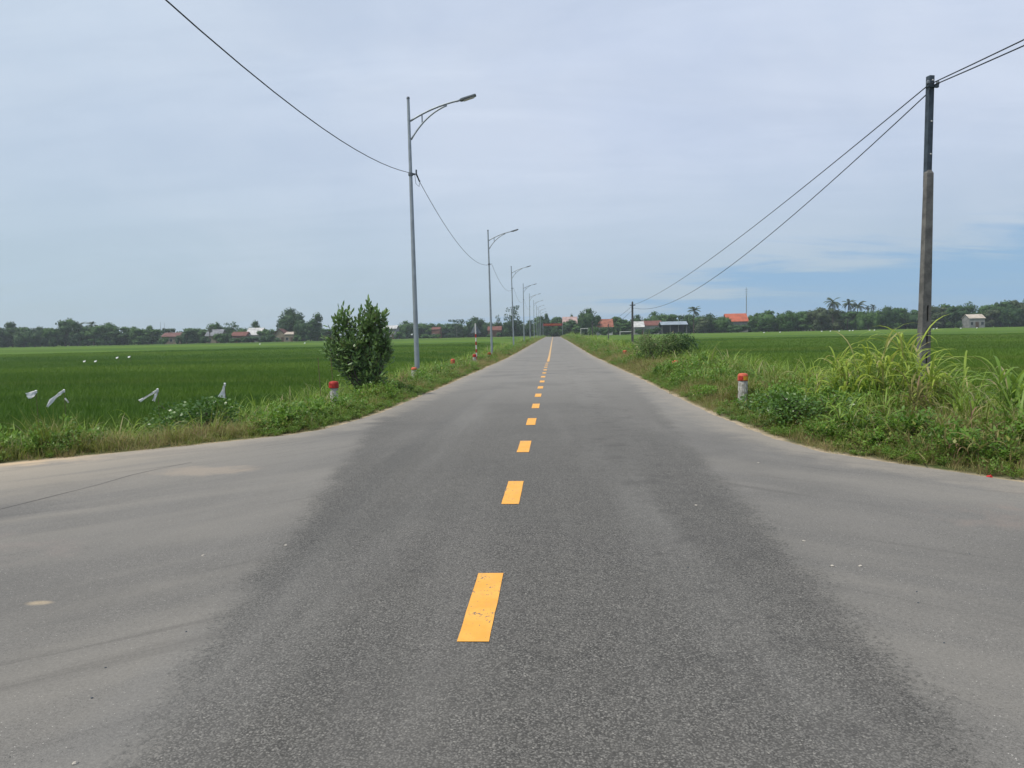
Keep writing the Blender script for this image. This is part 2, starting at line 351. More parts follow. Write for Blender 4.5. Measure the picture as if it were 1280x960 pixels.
m_bush = leaf_mat('glossy_tree_leaf', ((.028, .085, .018), (.20, .31, .10)), .38, .2, 1.6, dry=(.11, .13, .05), dryamt=.07, spec=.5)
m_reed = leaf_mat('reed_leaf', ((.10, .19, .02), (.40, .48, .08)), .5, .35, 1.5, dry=(.34, .30, .14), dryamt=.14)
m_reedg = leaf_mat('reed_leaf_green', ((.08, .17, .02), (.24, .34, .05)), .5, .35, 1.5, dry=(.30, .27, .14), dryamt=.10)
m_grass = leaf_mat('verge_grass', ((.070, .105, .016), (.205, .240, .045)), .6, .3, 1.1, dry=(.25, .22, .10), dryamt=.12)
m_straw = leaf_mat('dry_grass', ((.13, .13, .035), (.31, .28, .11)), .7, .3, 1.1, dry=(.20, .12, .075), dryamt=.2)
m_creep = leaf_mat('creeper_leaf', ((.042, .11, .012), (.17, .27, .035)), .5, .3, 1.1, dry=(.20, .20, .06), dryamt=.06)
m_vine = leaf_mat('vine_leaf', ((.042, .12, .012), (.165, .285, .034)), .45, .3, 1.1, dry=(.22, .24, .05), dryamt=.08)

# ------------------------------------------------------------------ road profile and pavement outline
PY = np.array([-60, 0, 60, 90, 165, 340, 500.]); PZ = np.array([0.2, 0, -.34, -.30, -.16, -.10, .1])
def zr(y): return np.interp(y, PY, PZ)
LE = [(-300, 5.6), (-60, 6.0), (-20, 6.6), (-13, 7.0), (-10, 7.55), (-8.3, 8.3), (-6.99, 9.2), (-6.08, 9.95), (-5.15, 10.8), (-4.2, 11.75), (-3.85, 12.5), (-3.66, 13.7), (-3.5, 15.5), (-3.45, 19), (-3.42, 24), (-3.45, 345)]
RE = [(2.88, 345), (2.88, 26), (2.84, 18), (2.84, 14), (2.90, 12.3), (2.99, 10.6), (3.19, 9.45), (3.5, 8.8), (3.9, 8.15), (4.4, 7.3), (5.1, 6.55), (6.4, 5.8), (9, 5.25), (16, 5.0), (60, 4.6), (300, 4.4)]
def densify(P, step):
    out = []
    for a, b in zip(P[:-1], P[1:]):
        a, b = np.array(a, float), np.array(b, float); L = np.linalg.norm(b-a); n = max(1, int(L/step(a, b))) ; out += [a+(b-a)*i/n for i in range(n)]
    out.append(np.array(P[-1], float)); return np.array(out)
stp = lambda a, b: 0.12 if max(abs(a[0]), abs(b[0])) < 21 and min(a[1], b[1]) < 40 else 2.0
LP, RP = densify(LE, stp), densify(RE, stp)
def xl(y): return np.interp(y, [p[1] for p in LE], [p[0] for p in LE])
def xr(y): return np.interp(y, [p[1] for p in RE[::-1]], [p[0] for p in RE[::-1]])
def edge_dist(x, y):
    """metres outside the pavement edge (negative on the pavement)"""
    x = np.asarray(x, float); y = np.asarray(y, float); sh = x.shape
    xf, yf = x.ravel(), y.ravel(); d = np.minimum(np.abs(xf-xl(yf)), np.abs(xf-xr(yf)))
    near = np.where((yf < 60) & (np.abs(xf) < 60))[0]
    P = np.vstack([LP[(np.abs(LP[:, 0]) < 90) & (LP[:, 1] < 90)], RP[(np.abs(RP[:, 0]) < 90) & (RP[:, 1] < 90)]])
    for i in range(0, len(near), 4000):
        k = near[i:i+4000]
        dd = np.sqrt(((xf[k, None]-P[None, :, 0])**2+(yf[k, None]-P[None, :, 1])**2).min(1)); d[k] = np.minimum(dd, d[k]) if False else dd
    inside = (xf > xl(yf)) & (xf < xr(yf)) & (yf < 345)
    over = (yf >= 345); d = np.where(over, np.maximum(d, yf-345), d)
    return np.where(inside, -d, d).reshape(sh)
def sm(x, a, b):
    t = np.clip((x-a)/(b-a), 0, 1); return t*t*(3-2*t)
def vnoise(x, y, s, seed=0):
    v = 0
    r = np.random.default_rng(seed)
    for k in range(5):
        a, b, c = r.uniform(0, 6.28, 3); fq = s*(1.3**k)
        v = v+np.sin(x*fq*math.cos(a)+y*fq*math.sin(a)+b+1.3*np.sin(x*fq*.7*math.sin(c)-y*fq*.6*math.cos(c)+c))
    return v/5
def gz(x, y, d=None):
    x = np.asarray(x, float); y = np.asarray(y, float)
    if d is None: d = edge_dist(x, y)
    z0 = np.where(y < 345, zr(np.minimum(y, 345)), -.1)
    rt = x > 0
    drop = np.where(rt, .10*sm(d, .3, 1.6)-.80*sm(d, 2.6, 6.0), -.62*sm(d, .4, 3.4))
    z = z0 + drop + .05*vnoise(x, y, 1.2, 3)*sm(d, .2, 1.2)
    field = -.70+.80*sm(np.hypot(x, y), 60, 330)
    fz = field + .33*sm(np.hypot(x, y), 105, 135)*(1-sm(np.hypot(x, y), 250, 330)*.6)
    z = z*(1-sm(d, 4.5, 12))+fz*sm(d, 4.5, 12)
    return np.where(d < 0, z0-.012-.10*sm(-d, .2, 1.6), z-.012)

# ground sheet
def axis(core, fine, end, grow):
    a = [0.0]
    while a[-1] < core: a.append(a[-1]+fine)
    s = fine
    while a[-1] < end: s *= grow; a.append(a[-1]+s)
    return np.array(a)
ax = axis(13, .35, 1500, 1.09); xs_ = np.concatenate([-ax[:0:-1], ax])
ay = axis(40, .35, 1500, 1.045); ay2 = axis(2, 1, 1500, 1.4); ys_ = np.concatenate([-ay2[:0:-1], ay])
gx, gy = np.meshgrid(xs_, ys_); gd = edge_dist(gx, gy); gzv = gz(gx, gy, gd)
def grid_quads(nr, nc):
    i = np.arange(nr-1)[:, None]*nc+np.arange(nc-1)[None, :]; i = i.ravel()
    return np.stack([i, i+1, i+nc+1, i+nc], 1)
me = np_mesh('ground', np.stack([gx.ravel(), gy.ravel(), gzv.ravel()], 1), grid_quads(len(ys_), len(xs_)), [m_ground], True)
fattr(me, 'edge', gd.ravel())
tag(link('ground', me), 'flat farmland with soil verges and far green rice plots', kind='structure')

# pavement sheet
yy = np.unique(np.concatenate([np.arange(-40, 4.4, 2.0), np.arange(4.4, 20, .06), np.arange(20, 60, .4), np.arange(60, 345.1, 3.0), [345]]))
u = np.linspace(0, 1, 25)
pv, pe = [], []
for y in yy:
    a, b = float(xl(y)), float(xr(y)); j = .035*vnoise(np.array([y]), np.array([0.]), 5, 1)[0]+.02*vnoise(np.array([y]), np.array([3.]), 19, 2)[0]
    j2 = .035*vnoise(np.array([y]), np.array([9.]), 5, 4)[0]+.02*vnoise(np.array([y]), np.array([5.]), 17, 5)[0]
    a = max(a, -300.)+j; b = min(b, 300.)+j2
    # columns bunched near the carriageway
    k = np.sign(u-.5)*np.abs(2*(u-.5))
    mid = -.3; xx = np.where(k < 0, mid+(mid-a)*k, mid+(b-mid)*k)
    pv += [(x, y, float(zr(y))+.03*(1-min(1, abs(x+.3)/3.2))*0) for x in xx]
pv = np.array(pv); ped = edge_dist(pv[:, 0], pv[:, 1])
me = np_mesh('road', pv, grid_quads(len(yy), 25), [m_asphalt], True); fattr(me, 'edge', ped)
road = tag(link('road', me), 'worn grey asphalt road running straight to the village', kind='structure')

def strip_on_road(name, y0, y1, xc, w, mt, parent, n=None, dz=.004, jit=0.0):
    n = n or max(2, int((y1-y0)/.25)+1) if y1-y0 < 60 else 120
    ys = np.linspace(y0, y1, n); v = []
    for i, y in enumerate(ys):
        for s in (-1, 1): v.append((xc+s*w/2+random.uniform(-jit, jit), y, float(zr(y))+dz))
    q = np.array([(2*i, 2*i+1, 2*i+3, 2*i+2) for i in range(n-1)])
    return link(name, np_mesh(name, np.array(v), q, [mt]), parent)
DX = -0.41
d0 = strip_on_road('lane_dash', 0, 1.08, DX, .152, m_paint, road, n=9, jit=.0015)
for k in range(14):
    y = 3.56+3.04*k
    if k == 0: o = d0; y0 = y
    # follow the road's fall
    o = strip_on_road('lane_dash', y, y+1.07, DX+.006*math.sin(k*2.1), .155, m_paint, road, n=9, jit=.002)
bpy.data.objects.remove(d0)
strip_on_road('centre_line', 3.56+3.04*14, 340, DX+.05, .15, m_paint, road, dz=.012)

# seam in the asphalt on the left
mb = MB(); pts = [(-9.5, 5.4), (-7.2, 6.1), (-5.1, 6.75), (-4.9, 7.1), (-4.65, 8.0), (-4.5, 8.9)]
pts = [at(px_, py_, 8) for px_, py_ in ()] or pts
def gp(px, py):
    d = ray(px, py); t = EYE/(-.006*d.y-d.z); return Vector((d.x*t, d.y*t, -.006*d.y*t))
sp_ = [gp(a, b) for a, b in ((-260, 690), (-120, 668), (0, 637), (60, 622), (120, 607), (165, 594), (200, 586), (240, 578))]
vs = []
for i, p in enumerate(sp_):
    a = sp_[max(i-1, 0)]; b = sp_[min(i+1, len(sp_)-1)]; t = (b-a); t.z = 0; t.normalize(); n_ = Vector((-t.y, t.x, 0)); w = .006+.003*math.sin(i*3)
    vs += [p+n_*w+Vector((0, 0, .004)), p-n_*w+Vector((0, 0, .004))]
mb.add(vs, [(2*i, 2*i+1, 2*i+3, 2*i+2) for i in range(len(sp_)-1)])
mb.build('asphalt_seam', mat('bitumen_seam', (.085, .08, .075), .9), road)

# ------------------------------------------------------------------ vegetation prototypes (instanced by geometry nodes)
def blades(n, L, w, lean, spread, bend, segs=3, seed=0, curl=0.0):
    r = np.random.default_rng(seed); V = []; Q = []
    for i in range(n):
        a = r.uniform(0, 6.283); rad = spread*math.sqrt(r.uniform(0, 1)); bx, by = rad*math.cos(a), rad*math.sin(a)
        az = a+r.normal(0, .9); ln = L*r.uniform(.55, 1.1); le = abs(r.normal(lean, lean*.6)); ww = w*r.uniform(.7, 1.25)
        sx, sy = -math.sin(az), math.cos(az); p = np.array([bx, by, -.02]); th = le; b = len(V)
        bd = bend*r.uniform(.4, 1.5)
        for k in range(segs+1):
            t = k/segs; wk = ww*(1-t**1.6)*(.75+.6*t*(1-t)*2) if k < segs else .0006
            V.append(p+np.array([sx, sy, 0])*wk/2); V.append(p-np.array([sx, sy, 0])*wk/2)
            if k < segs: p = p+np.array([math.cos(az)*math.sin(th), math.sin(az)*math.sin(th), math.cos(th)])*ln/segs; th += bd/segs*(1+1.5*t)
        for k in range(segs): Q.append((b+2*k, b+2*k+1, b+2*k+3, b+2*k+2))
    return np.array(V), np.array(Q)
def leafy(n, H, spread, L, W, seed=0, stems=8):
    """broad leaves carried on short stems"""
    r = np.random.default_rng(seed); V = []; Q = []
    st = [(r.uniform(0, 6.28), r.uniform(.1, 1), r.uniform(.5, 1.0)) for _ in range(stems)]
    for i in range(n):
        a, rr, hh = st[i % stems]; t = r.uniform(.2, 1); x = spread*rr*t*math.cos(a)+r.normal(0, L*.5); y = spread*rr*t*math.sin(a)+r.normal(0, L*.5); z = H*hh*math.sin(t*1.45)+r.normal(0, L*.25)
        az = r.uniform(0, 6.28); el = r.uniform(-.2, 1.1); l = L*r.uniform(.6, 1.2); w = W*r.uniform(.7, 1.2)
        dv = np.array([math.cos(az)*math.cos(el), math.sin(az)*math.cos(el), math.sin(el)]); s = np.array([-math.sin(az), math.cos(az), 0])*w/2
        up = np.cross(dv, s); up = up/np.linalg.norm(up)*l*.10
        p = np.array([x, y, max(z, .01)]); b = len(V)
        V += [p, p+dv*l*.5+s-up, p+dv*l, p+dv*l*.5-s-up]; Q.append((b, b+1, b+2, b+3))
    for a, rr, hh in st:
        b = len(V); w = .004
        for t in (0, .5, 1):
            p = np.array([spread*rr*t*math.cos(a), spread*rr*t*math.sin(a), H*hh*math.sin(t*1.45)]); V += [p+[w, 0, 0], p-[w, 0, 0]]
        Q += [(b, b+1, b+3, b+2), (b+2, b+3, b+5, b+4)]
    return np.array(V), np.array(Q)
def protos(cname, items):
    c = bpy.data.collections.new(cname); made = []
    for i, (nm, (V, Q), mt) in enumerate(items):
        o = bpy.data.objects.new(nm, np_mesh(nm, V, Q, [mt])); c.objects.link(o); made.append(o)
    order = sorted(range(len(made)), key=lambda k: made[k].name)
    RANK[c.name] = np.argsort(order)
    return c
RANK = {}
def scatter(name, coll, P, kind, rot, scl, label, cat='vegetation'):
    kind = RANK[coll.name][np.asarray(kind, int)]
    me = bpy.data.meshes.new(name); me.vertices.add(len(P)); me.vertices.foreach_set('co', np.asarray(P, np.float32).ravel())
    a = me.attributes.new('pick', 'INT', 'POINT'); a.data.foreach_set('value', np.asarray(kind, np.int32))
    a = me.attributes.new('rot', 'FLOAT_VECTOR', 'POINT'); a.data.foreach_set('vector', np.asarray(rot, np.float32).ravel())
    a = me.attributes.new('scl', 'FLOAT_VECTOR', 'POINT'); a.data.foreach_set('vector', np.asarray(scl, np.float32).ravel())
    me.update()
    ng = bpy.data.node_groups.new(name, 'GeometryNodeTree')
    ng.interface.new_socket('Geometry', in_out='INPUT', socket_type='NodeSocketGeometry'); ng.interface.new_socket('Geometry', in_out='OUTPUT', socket_type='NodeSocketGeometry')
    N = ng.nodes; gi = N.new('NodeGroupInput'); go = N.new('NodeGroupOutput'); ip = N.new('GeometryNodeInstanceOnPoints'); ci = N.new('GeometryNodeCollectionInfo')
    m2p = N.new('GeometryNodeMeshToPoints'); m2p.inputs['Radius'].default_value = .001
    ci.inputs['Collection'].default_value = coll; ci.inputs['Separate Children'].default_value = True; ci.inputs['Reset Children'].default_value = True
    def na(nm, dt):
        n = N.new('GeometryNodeInputNamedAttribute'); n.data_type = dt; n.inputs['Name'].default_value = nm; return [o for o in n.outputs if o.enabled and o.name == 'Attribute'][0]
    L = ng.links; L.new(gi.outputs[0], m2p.inputs[0]); L.new(m2p.outputs[0], ip.inputs['Points']); L.new(ci.outputs[0], ip.inputs['Instance']); ip.inputs['Pick Instance'].default_value = True
    L.new(na('pick', 'INT'), ip.inputs['Instance Index']); L.new(na('rot', 'FLOAT_VECTOR'), ip.inputs['Rotation']); L.new(na('scl', 'FLOAT_VECTOR'), ip.inputs['Scale'])
    L.new(ip.outputs[0], go.inputs[0])
    o = link(name, me); md = o.modifiers.new('scatter', 'NODES'); md.node_group = ng
    return tag(o, label, cat, kind='stuff')

verge_c = protos('verge_plants', [
    ('grass_tuft', blades(26, .30, .011, .35, .10, 1.0, 3, 1), m_grass),
    ('grass_tuft', blades(30, .22, .010, .55, .14, 1.2, 3, 2), m_grass),
    ('tall_tuft', blades(20, .52, .013, .22, .09, .9, 3, 3), m_grass),
    ('dry_tuft', blades(26, .34, .009, .45, .12, .9, 3, 4), m_straw),
    ('dry_tuft', blades(24, .20, .009, .8, .15, 1.0, 3, 5), m_straw),
    ('creeping_plant', leafy(90, .13, .22, .042, .026, 6), m_creep),
    ('creeping_plant', leafy(110, .22, .24, .045, .026, 7), m_creep),
    ('broadleaf_weed', leafy(120, .32, .22, .055, .036, 8, 12), m_vine),
    ('reed_tuft', blades(15, .75, .020, .25, .08, 1.5, 5, 9), m_reedg)])
def scatter_verge(side):
    P, K, S = [], [], []
    r = np.random.default_rng(11 if side < 0 else 12)
    # near verge
    bands = [(4.4, 13, 1, 95), (13, 26, 1.0, 75), (26, 55, 1.35, 30), (55, 120, 2.0, 11), (120, 340, 3.0, 4.0)]
    for (a, b, sc, dens) in bands:
        wid = 22 if a < 26 else 9
        n = int(dens*(b-a)*wid); y = r.uniform(a, b, n)
        x = side*r.uniform(2.2, 2.2+wid, n)
        d = edge_dist(x, y)
        wmax = np.where(side < 0, 4.6, 5.2)
        frustum = np.abs(x) < 3+.72*y+2
        keep = (d > .06+.12*r.random(n)) & (d < wmax+.5*vnoise(x, y, .8, 8)) & frustum
        x, y, d = x[keep], y[keep], d[keep]; n = len(x)
        for (mx_, my_) in ((-4.75, 17.6), (3.88, 15.8)):
            kk = ~((np.abs(x-mx_*(1-.05)) < .30) & (y < my_+.1) & (y > my_-1.9)); x, y, d = x[kk], y[kk], d[kk]
        n = len(x)
        patch = vnoise(x, y, .55, 21); p2 = vnoise(x, y, 1.5, 22); rr = r.random(n)
        dens2 = np.clip(.75+.5*p2, .3, 1)
        k = np.zeros(n, int)
        # probability table by patch
        k = np.where(rr < .30, 0, np.where(rr < .44, 1, np.where(rr < .52, 2, np.where(rr < .58, 3, np.where(rr < .64, 4, np.where(rr < .78, 5, np.where(rr < .92, 6, 7)))))))
        lush = patch > .12; k = np.where(lush & (rr > .35), np.where(rr < .6, 5, np.where(rr < .85, 6, 7)), k)
        dryp = (patch < -.25); k = np.where(dryp & (rr > .60), np.where(rr < .85, 3, 4), k)
        edge = d < .5; k = np.where(edge & (k == 2), 1, k); k = np.where(edge & ((k == 7) | (k == 8)), 5, k); k = np.where((d < .3) & (rr < .4), 4, k)
        r3 = r.random(n); k = np.where((y > 18) & (r3 < .42*sm(y, 18, 45)), np.where(r3 < .2, 4, 3), k)
        nearr = (x > 3.4) & (y < 10.5) & (d < 1.7); k = np.where(nearr & (rr > .28) & (rr < .60), np.where(rr < .45, 3, 4), k)
        back = (d > 2.2) & (rr > .95); k = np.where(back, 8, k)
        hs = (.42+.58*sm(d, .1, 1.0))*(1.2 if side < 0 else 1.15+.2*sm(d, 1.0, 3.0))
        s = sc*hs*r.uniform(.75, 1.3, n)
        sz = s/np.sqrt(sc)*(1+.45*p2+.35*patch)
        z = gz(x, y, d)
        P.append(np.stack([x, y, z], 1)); K.append(k); S.append(np.stack([s, s, sz], 1))
    P, K, S = map(np.concatenate, (P, K, S)); n = len(P)
    rot = np.stack([r.normal(0, .12, n), r.normal(0, .12, n), r.uniform(0, 6.28, n)], 1)
    return P, K, rot, S
for side, lb in ((-1, 'weedy grass verge along the left edge of the road'), (1, 'weedy grass verge along the right edge of the road')):
    P, K, ro, S = scatter_verge(side); scatter('verge_grass', verge_c, P, K, ro, S, lb, 'grass')

def rice_patch(n, seed, size):
    r = np.random.default_rng(seed); V = []; Q = []
    nh = n//7
    hills = r.uniform(-size/2, size/2, (nh, 2))
    for i in range(n):
        h = hills[i % nh]; az = r.uniform(0, 6.28); le = abs(r.normal(.16, .12)); ln = .47*r.uniform(.7, 1.12); w = .013
        d1 = np.array([math.cos(az)*math.sin(le), math.sin(az)*math.sin(le), math.cos(le)]); le2 = le+r.uniform(.1, .7)
        d2 = np.array([math.cos(az)*math.sin(le2), math.sin(az)*math.sin(le2), math.cos(le2)]); s = np.array([-math.sin(az), math.cos(az), 0])*w/2
        p = np.array([h[0]+r.normal(0, .02), h[1]+r.normal(0, .02), 0]); q = p+d1*ln*.6; e = q+d2*ln*.4; b = len(V)
        V += [p+s*.8, p-s*.8, q-s, q+s, e-s*.1, e+s*.1]; Q += [(b, b+1, b+2, b+3), (b+3, b+2, b+4, b+5)]
    return np.array(V), np.array(Q)
rice_c = protos('rice_plants', [('rice_hill', rice_patch(420, 31+i, 1.1), m_rice) for i in range(4)])
for side, lb in ((-1, 'young green rice filling the paddy left of the road'), (1, 'young green rice filling the paddy right of the road')):
    r = np.random.default_rng(40+side); P = []; S = []
    for (a, b, cell) in ((7, 45, .85), (45, 80, 1.25), (80, 142, 2.0)):
        ys2 = np.arange(a, b, cell); xs2 = np.arange(4, 125, cell); X, Y = np.meshgrid(xs2, ys2); X = X.ravel()*side; Y = Y.ravel()
        X = X+r.uniform(-.25, .25, len(X))*cell; Y = Y+r.uniform(-.25, .25, len(Y))*cell
        d = edge_dist(X, Y); k = (d > (4.3 if side < 0 else 5.0)) & (np.abs(X) < 6+.74*Y) & (np.hypot(X, Y) < 140)
        X, Y, d = X[k], Y[k], d[k]; z = gz(X, Y, d)
        zf = -.70+.80*sm(np.hypot(X, Y), 60, 330)-.012
        z = np.where(np.hypot(X, Y) > 100, np.minimum(z, zf+.12), z)
        P.append(np.stack([X, Y, z], 1)); s = cell/.85*r.uniform(.95, 1.15, len(X)); hh = (1+.12*vnoise(X, Y, .35, 6))*r.uniform(.93, 1.07, len(X))
        S.append(np.stack([s, s, hh], 1))
    P, S = np.concatenate(P), np.concatenate(S); n = len(P)
    scatter('rice_crop', rice_c, P, r.integers(0, 4, n), np.stack([np.zeros(n), np.zeros(n), r.integers(0, 4, n)*math.pi/2+r.normal(0, .1, n)], 1), S, lb, 'rice')

# ------------------------------------------------------------------ far trees
def crown_mesh(name, blobs, n, leaf, mt, seed, core=True, hollow=.0):
    """blobs: (cx,cy,cz,rx,ry,rz) in a unit box 1 wide, 1 high; many small leaf faces spread through them"""
    r = np.random.default_rng(seed); B = np.array(blobs, float); vol = (B[:, 3]*B[:, 4]*B[:, 5])**(2/3); pr = vol/vol.sum()
    bi = r.choice(len(B), n, p=pr); dirs = r.normal(size=(n, 3)); dirs /= np.linalg.norm(dirs, axis=1)[:, None]
    rad = r.uniform(.62, 1.04, n)**.7*(1+.16*np.sin(dirs[:, 0]*7+bi)*np.sin(dirs[:, 1]*6+bi*2)*np.cos(dirs[:, 2]*5))
    C = B[bi, :3]+dirs*B[bi, 3:]*rad[:, None]
    nrm = dirs+r.normal(0, .55, (n, 3)); nrm[:, 2] += .25; nrm /= np.linalg.norm(nrm, axis=1)[:, None]
    a = np.cross(nrm, r.normal(size=(n, 3))); a /= np.linalg.norm(a, axis=1)[:, None]; b = np.cross(nrm, a)
    s = leaf*r.uniform(.6, 1.4, n)[:, None]
    V = np.stack([C-a*s, C-b*s*.6, C+a*s, C+b*s*.6], 1).reshape(-1, 3); Q = np.arange(4*n).reshape(-1, 4)
    if core:  # solid inner blobs added to block light through the leaves
        for bb in B:
            th = np.linspace(0, math.pi, 6); ph = np.linspace(0, 2*math.pi, 9)[:-1]; v = []
            for t_ in th:
                for p_ in ph: v.append((bb[0]+.66*bb[3]*math.sin(t_)*math.cos(p_), bb[1]+.66*bb[4]*math.sin(t_)*math.sin(p_), bb[2]+.66*bb[5]*math.cos(t_)))
            o = len(V); V = np.vstack([V, v]); q = [(o+i*8+k, o+i*8+(k+1) % 8, o+(i+1)*8+(k+1) % 8, o+(i+1)*8+k) for i in range(5) for k in range(8)]; Q = np.vstack([Q, q])
    return np_mesh(name, V, Q, [mt])
def blobset(kind, seed):
    r = random.Random(seed)
    if kind == 'dome': return [(0, 0, .55, .46, .46, .42)]+[(.30*math.cos(a), .30*math.sin(a), r.uniform(.38, .72), .23, .23, .2) for a in [r.uniform(0, 6.3) for _ in range(9)]]+[(0, 0, .85, .2, .2, .14), (.05, 0, .25, .4, .4, .2)]
    if kind == 'tall': return [(r.uniform(-.14, .14), r.uniform(-.14, .14), z, .34-.18*abs(z-.5), .3, .15) for z in (.2, .32, .45, .58, .7, .8, .9)]+[(r.uniform(-.3, .3), r.uniform(-.2, .2), r.uniform(.2, .75), .17, .17, .11) for _ in range(8)]
    if kind == 'spread': return [(r.uniform(-.36, .36), r.uniform(-.3, .3), r.uniform(.5, .84), r.uniform(.13, .22), .2, r.uniform(.1, .16)) for _ in range(14)]+[(r.uniform(-.3, .3), 0, r.uniform(.12, .45), .2, .2, .16) for _ in range(7)]
    if kind == 'bush': return [(r.uniform(-.32, .32), r.uniform(-.25, .25), r.uniform(.2, .62), r.uniform(.16, .28), .25, r.uniform(.2, .32)) for _ in range(11)]
    if kind == 'airy': return [(.38*math.cos(a)*q, .38*math.sin(a)*q, z, .12, .12, .075) for a, q, z in [(r.uniform(0, 6.3), r.uniform(.2, 1), r.uniform(.35, .95)) for _ in range(26)]]+[(0, 0, .22, .42, .3, .16), (.2, 0, .12, .3, .3, .14), (-.2, 0, .14, .3, .3, .14)]
CR = {}
for kind, n in (('dome', 1500), ('tall', 1200), ('spread', 1400), ('bush', 1200), ('airy', 1300)):
    for v in range(3):
        for mi in range(3):
            if kind in ('dome', 'airy') and mi == 2: continue
            CR[kind, v, mi] = crown_mesh('crown', blobset(kind, v*7+1), n, .036 if kind != 'airy' else .030, m_crown[mi], v*13+mi, core=kind != 'airy')
tm = MB(); tm.tube([(0, 0, -.3), (.01, 0, .2), (.02, .01, .5), (.0, 0, .8)], [.04, .032, .022, .010], 7)
for a in range(5): tm.tube([(.01, 0, .25+.06*a), (.18*math.cos(a*1.3), .18*math.sin(a*1.3), .45+.08*a), (.30*math.cos(a*1.3), .3*math.sin(a*1.3), .58+.07*a)], [.014, .009, .004], 5)
to = tm.build('trunk', m_bark); TRUNK = to.data; bpy.data.objects.remove(to)
TRUNKP = TRUNK.copy(); TRUNKP.materials.clear(); TRUNKP.materials.append(m_barkp)
tree_rng = random.Random(5)
def tree(px, ytop, wpx, Y, kind, mi, label, group=None, pale=False, ybase=None):
    v = tree_rng.randrange(3)
    if kind in ('dome', 'airy') and mi == 2: mi = 1
    base = at(px, 420, Y); zb = float(gz(np.array([base.x]), np.array([Y]))[0]); top = at(px, ytop, Y).z
    h = (top-zb)/.97; w = wpx*Y/F*1.06
    t = empty('tree' if kind != 'bush' else 'shrub', (base.x, Y, zb), tree_rng.uniform(0, 6.28) if kind != 'airy' else .4)
    c = link('crown', CR[kind, v, mi], t); c.scale = (w, w, h)
    s = link('trunk', TRUNKP if pale else TRUNK, t); s.scale = (min(w, h), min(w, h), h*.95)
    return tag(t, label, 'tree' if kind != 'bush' else 'shrub', group)
def palm(px, ytop, wpx, Y, label, group, tint=0):
    base = at(px, 420, Y); zb = float(gz(np.array([base.x]), np.array([Y]))[0]); top = at(px, ytop, Y).z
    R_ = wpx*Y/F/2*1.35; h = top-zb-R_*.55; r = random.Random(int(px*10))
    t = empty('palm_tree', (base.x, Y, zb)); ln = r.uniform(-.6, .6)
    mb = MB(); mb.tube([(0, 0, -.4), (ln*.3, 0, h*.5), (ln, 0, h)], [.26, .18, .15], 7); mb.build('trunk', m_bark, t)
    V = []; Q = []
    for k in range(20):
        az = k*2.4+r.uniform(-.2, .2); el = r.uniform(-.55, 1.4); p = Vector((ln, 0, h)); L = R_*r.uniform(1.0, 1.2); th = el
        fw = MB()
        segs = 8; side = Vector((-math.sin(az), math.cos(az), 0)); prev = None
        for j in range(segs):
            d = Vector((math.cos(az)*math.cos(th), math.sin(az)*math.cos(th), math.sin(th))); q = p+d*L/segs
            ll = L*.24*math.sin(math.pi*(j+.8)/(segs+.8))
            for s in (-1, 1):
                tip = (p+q)/2+side*s*ll*.8+d*ll*.5-Vector((0, 0, ll*.45)); b = len(V)
                V += [p, p+(q-p)*.95, tip+d*L*.07, tip]; Q.append((b, b+1, b+2, b+3))
            p = q; th -= .19
        V0 = len(V)
    link('crown', np_mesh('crown', np.array([tuple(v) for v in V]), np.array(Q), [m_palm]), t)
    return tag(t, label, 'palm tree', group)

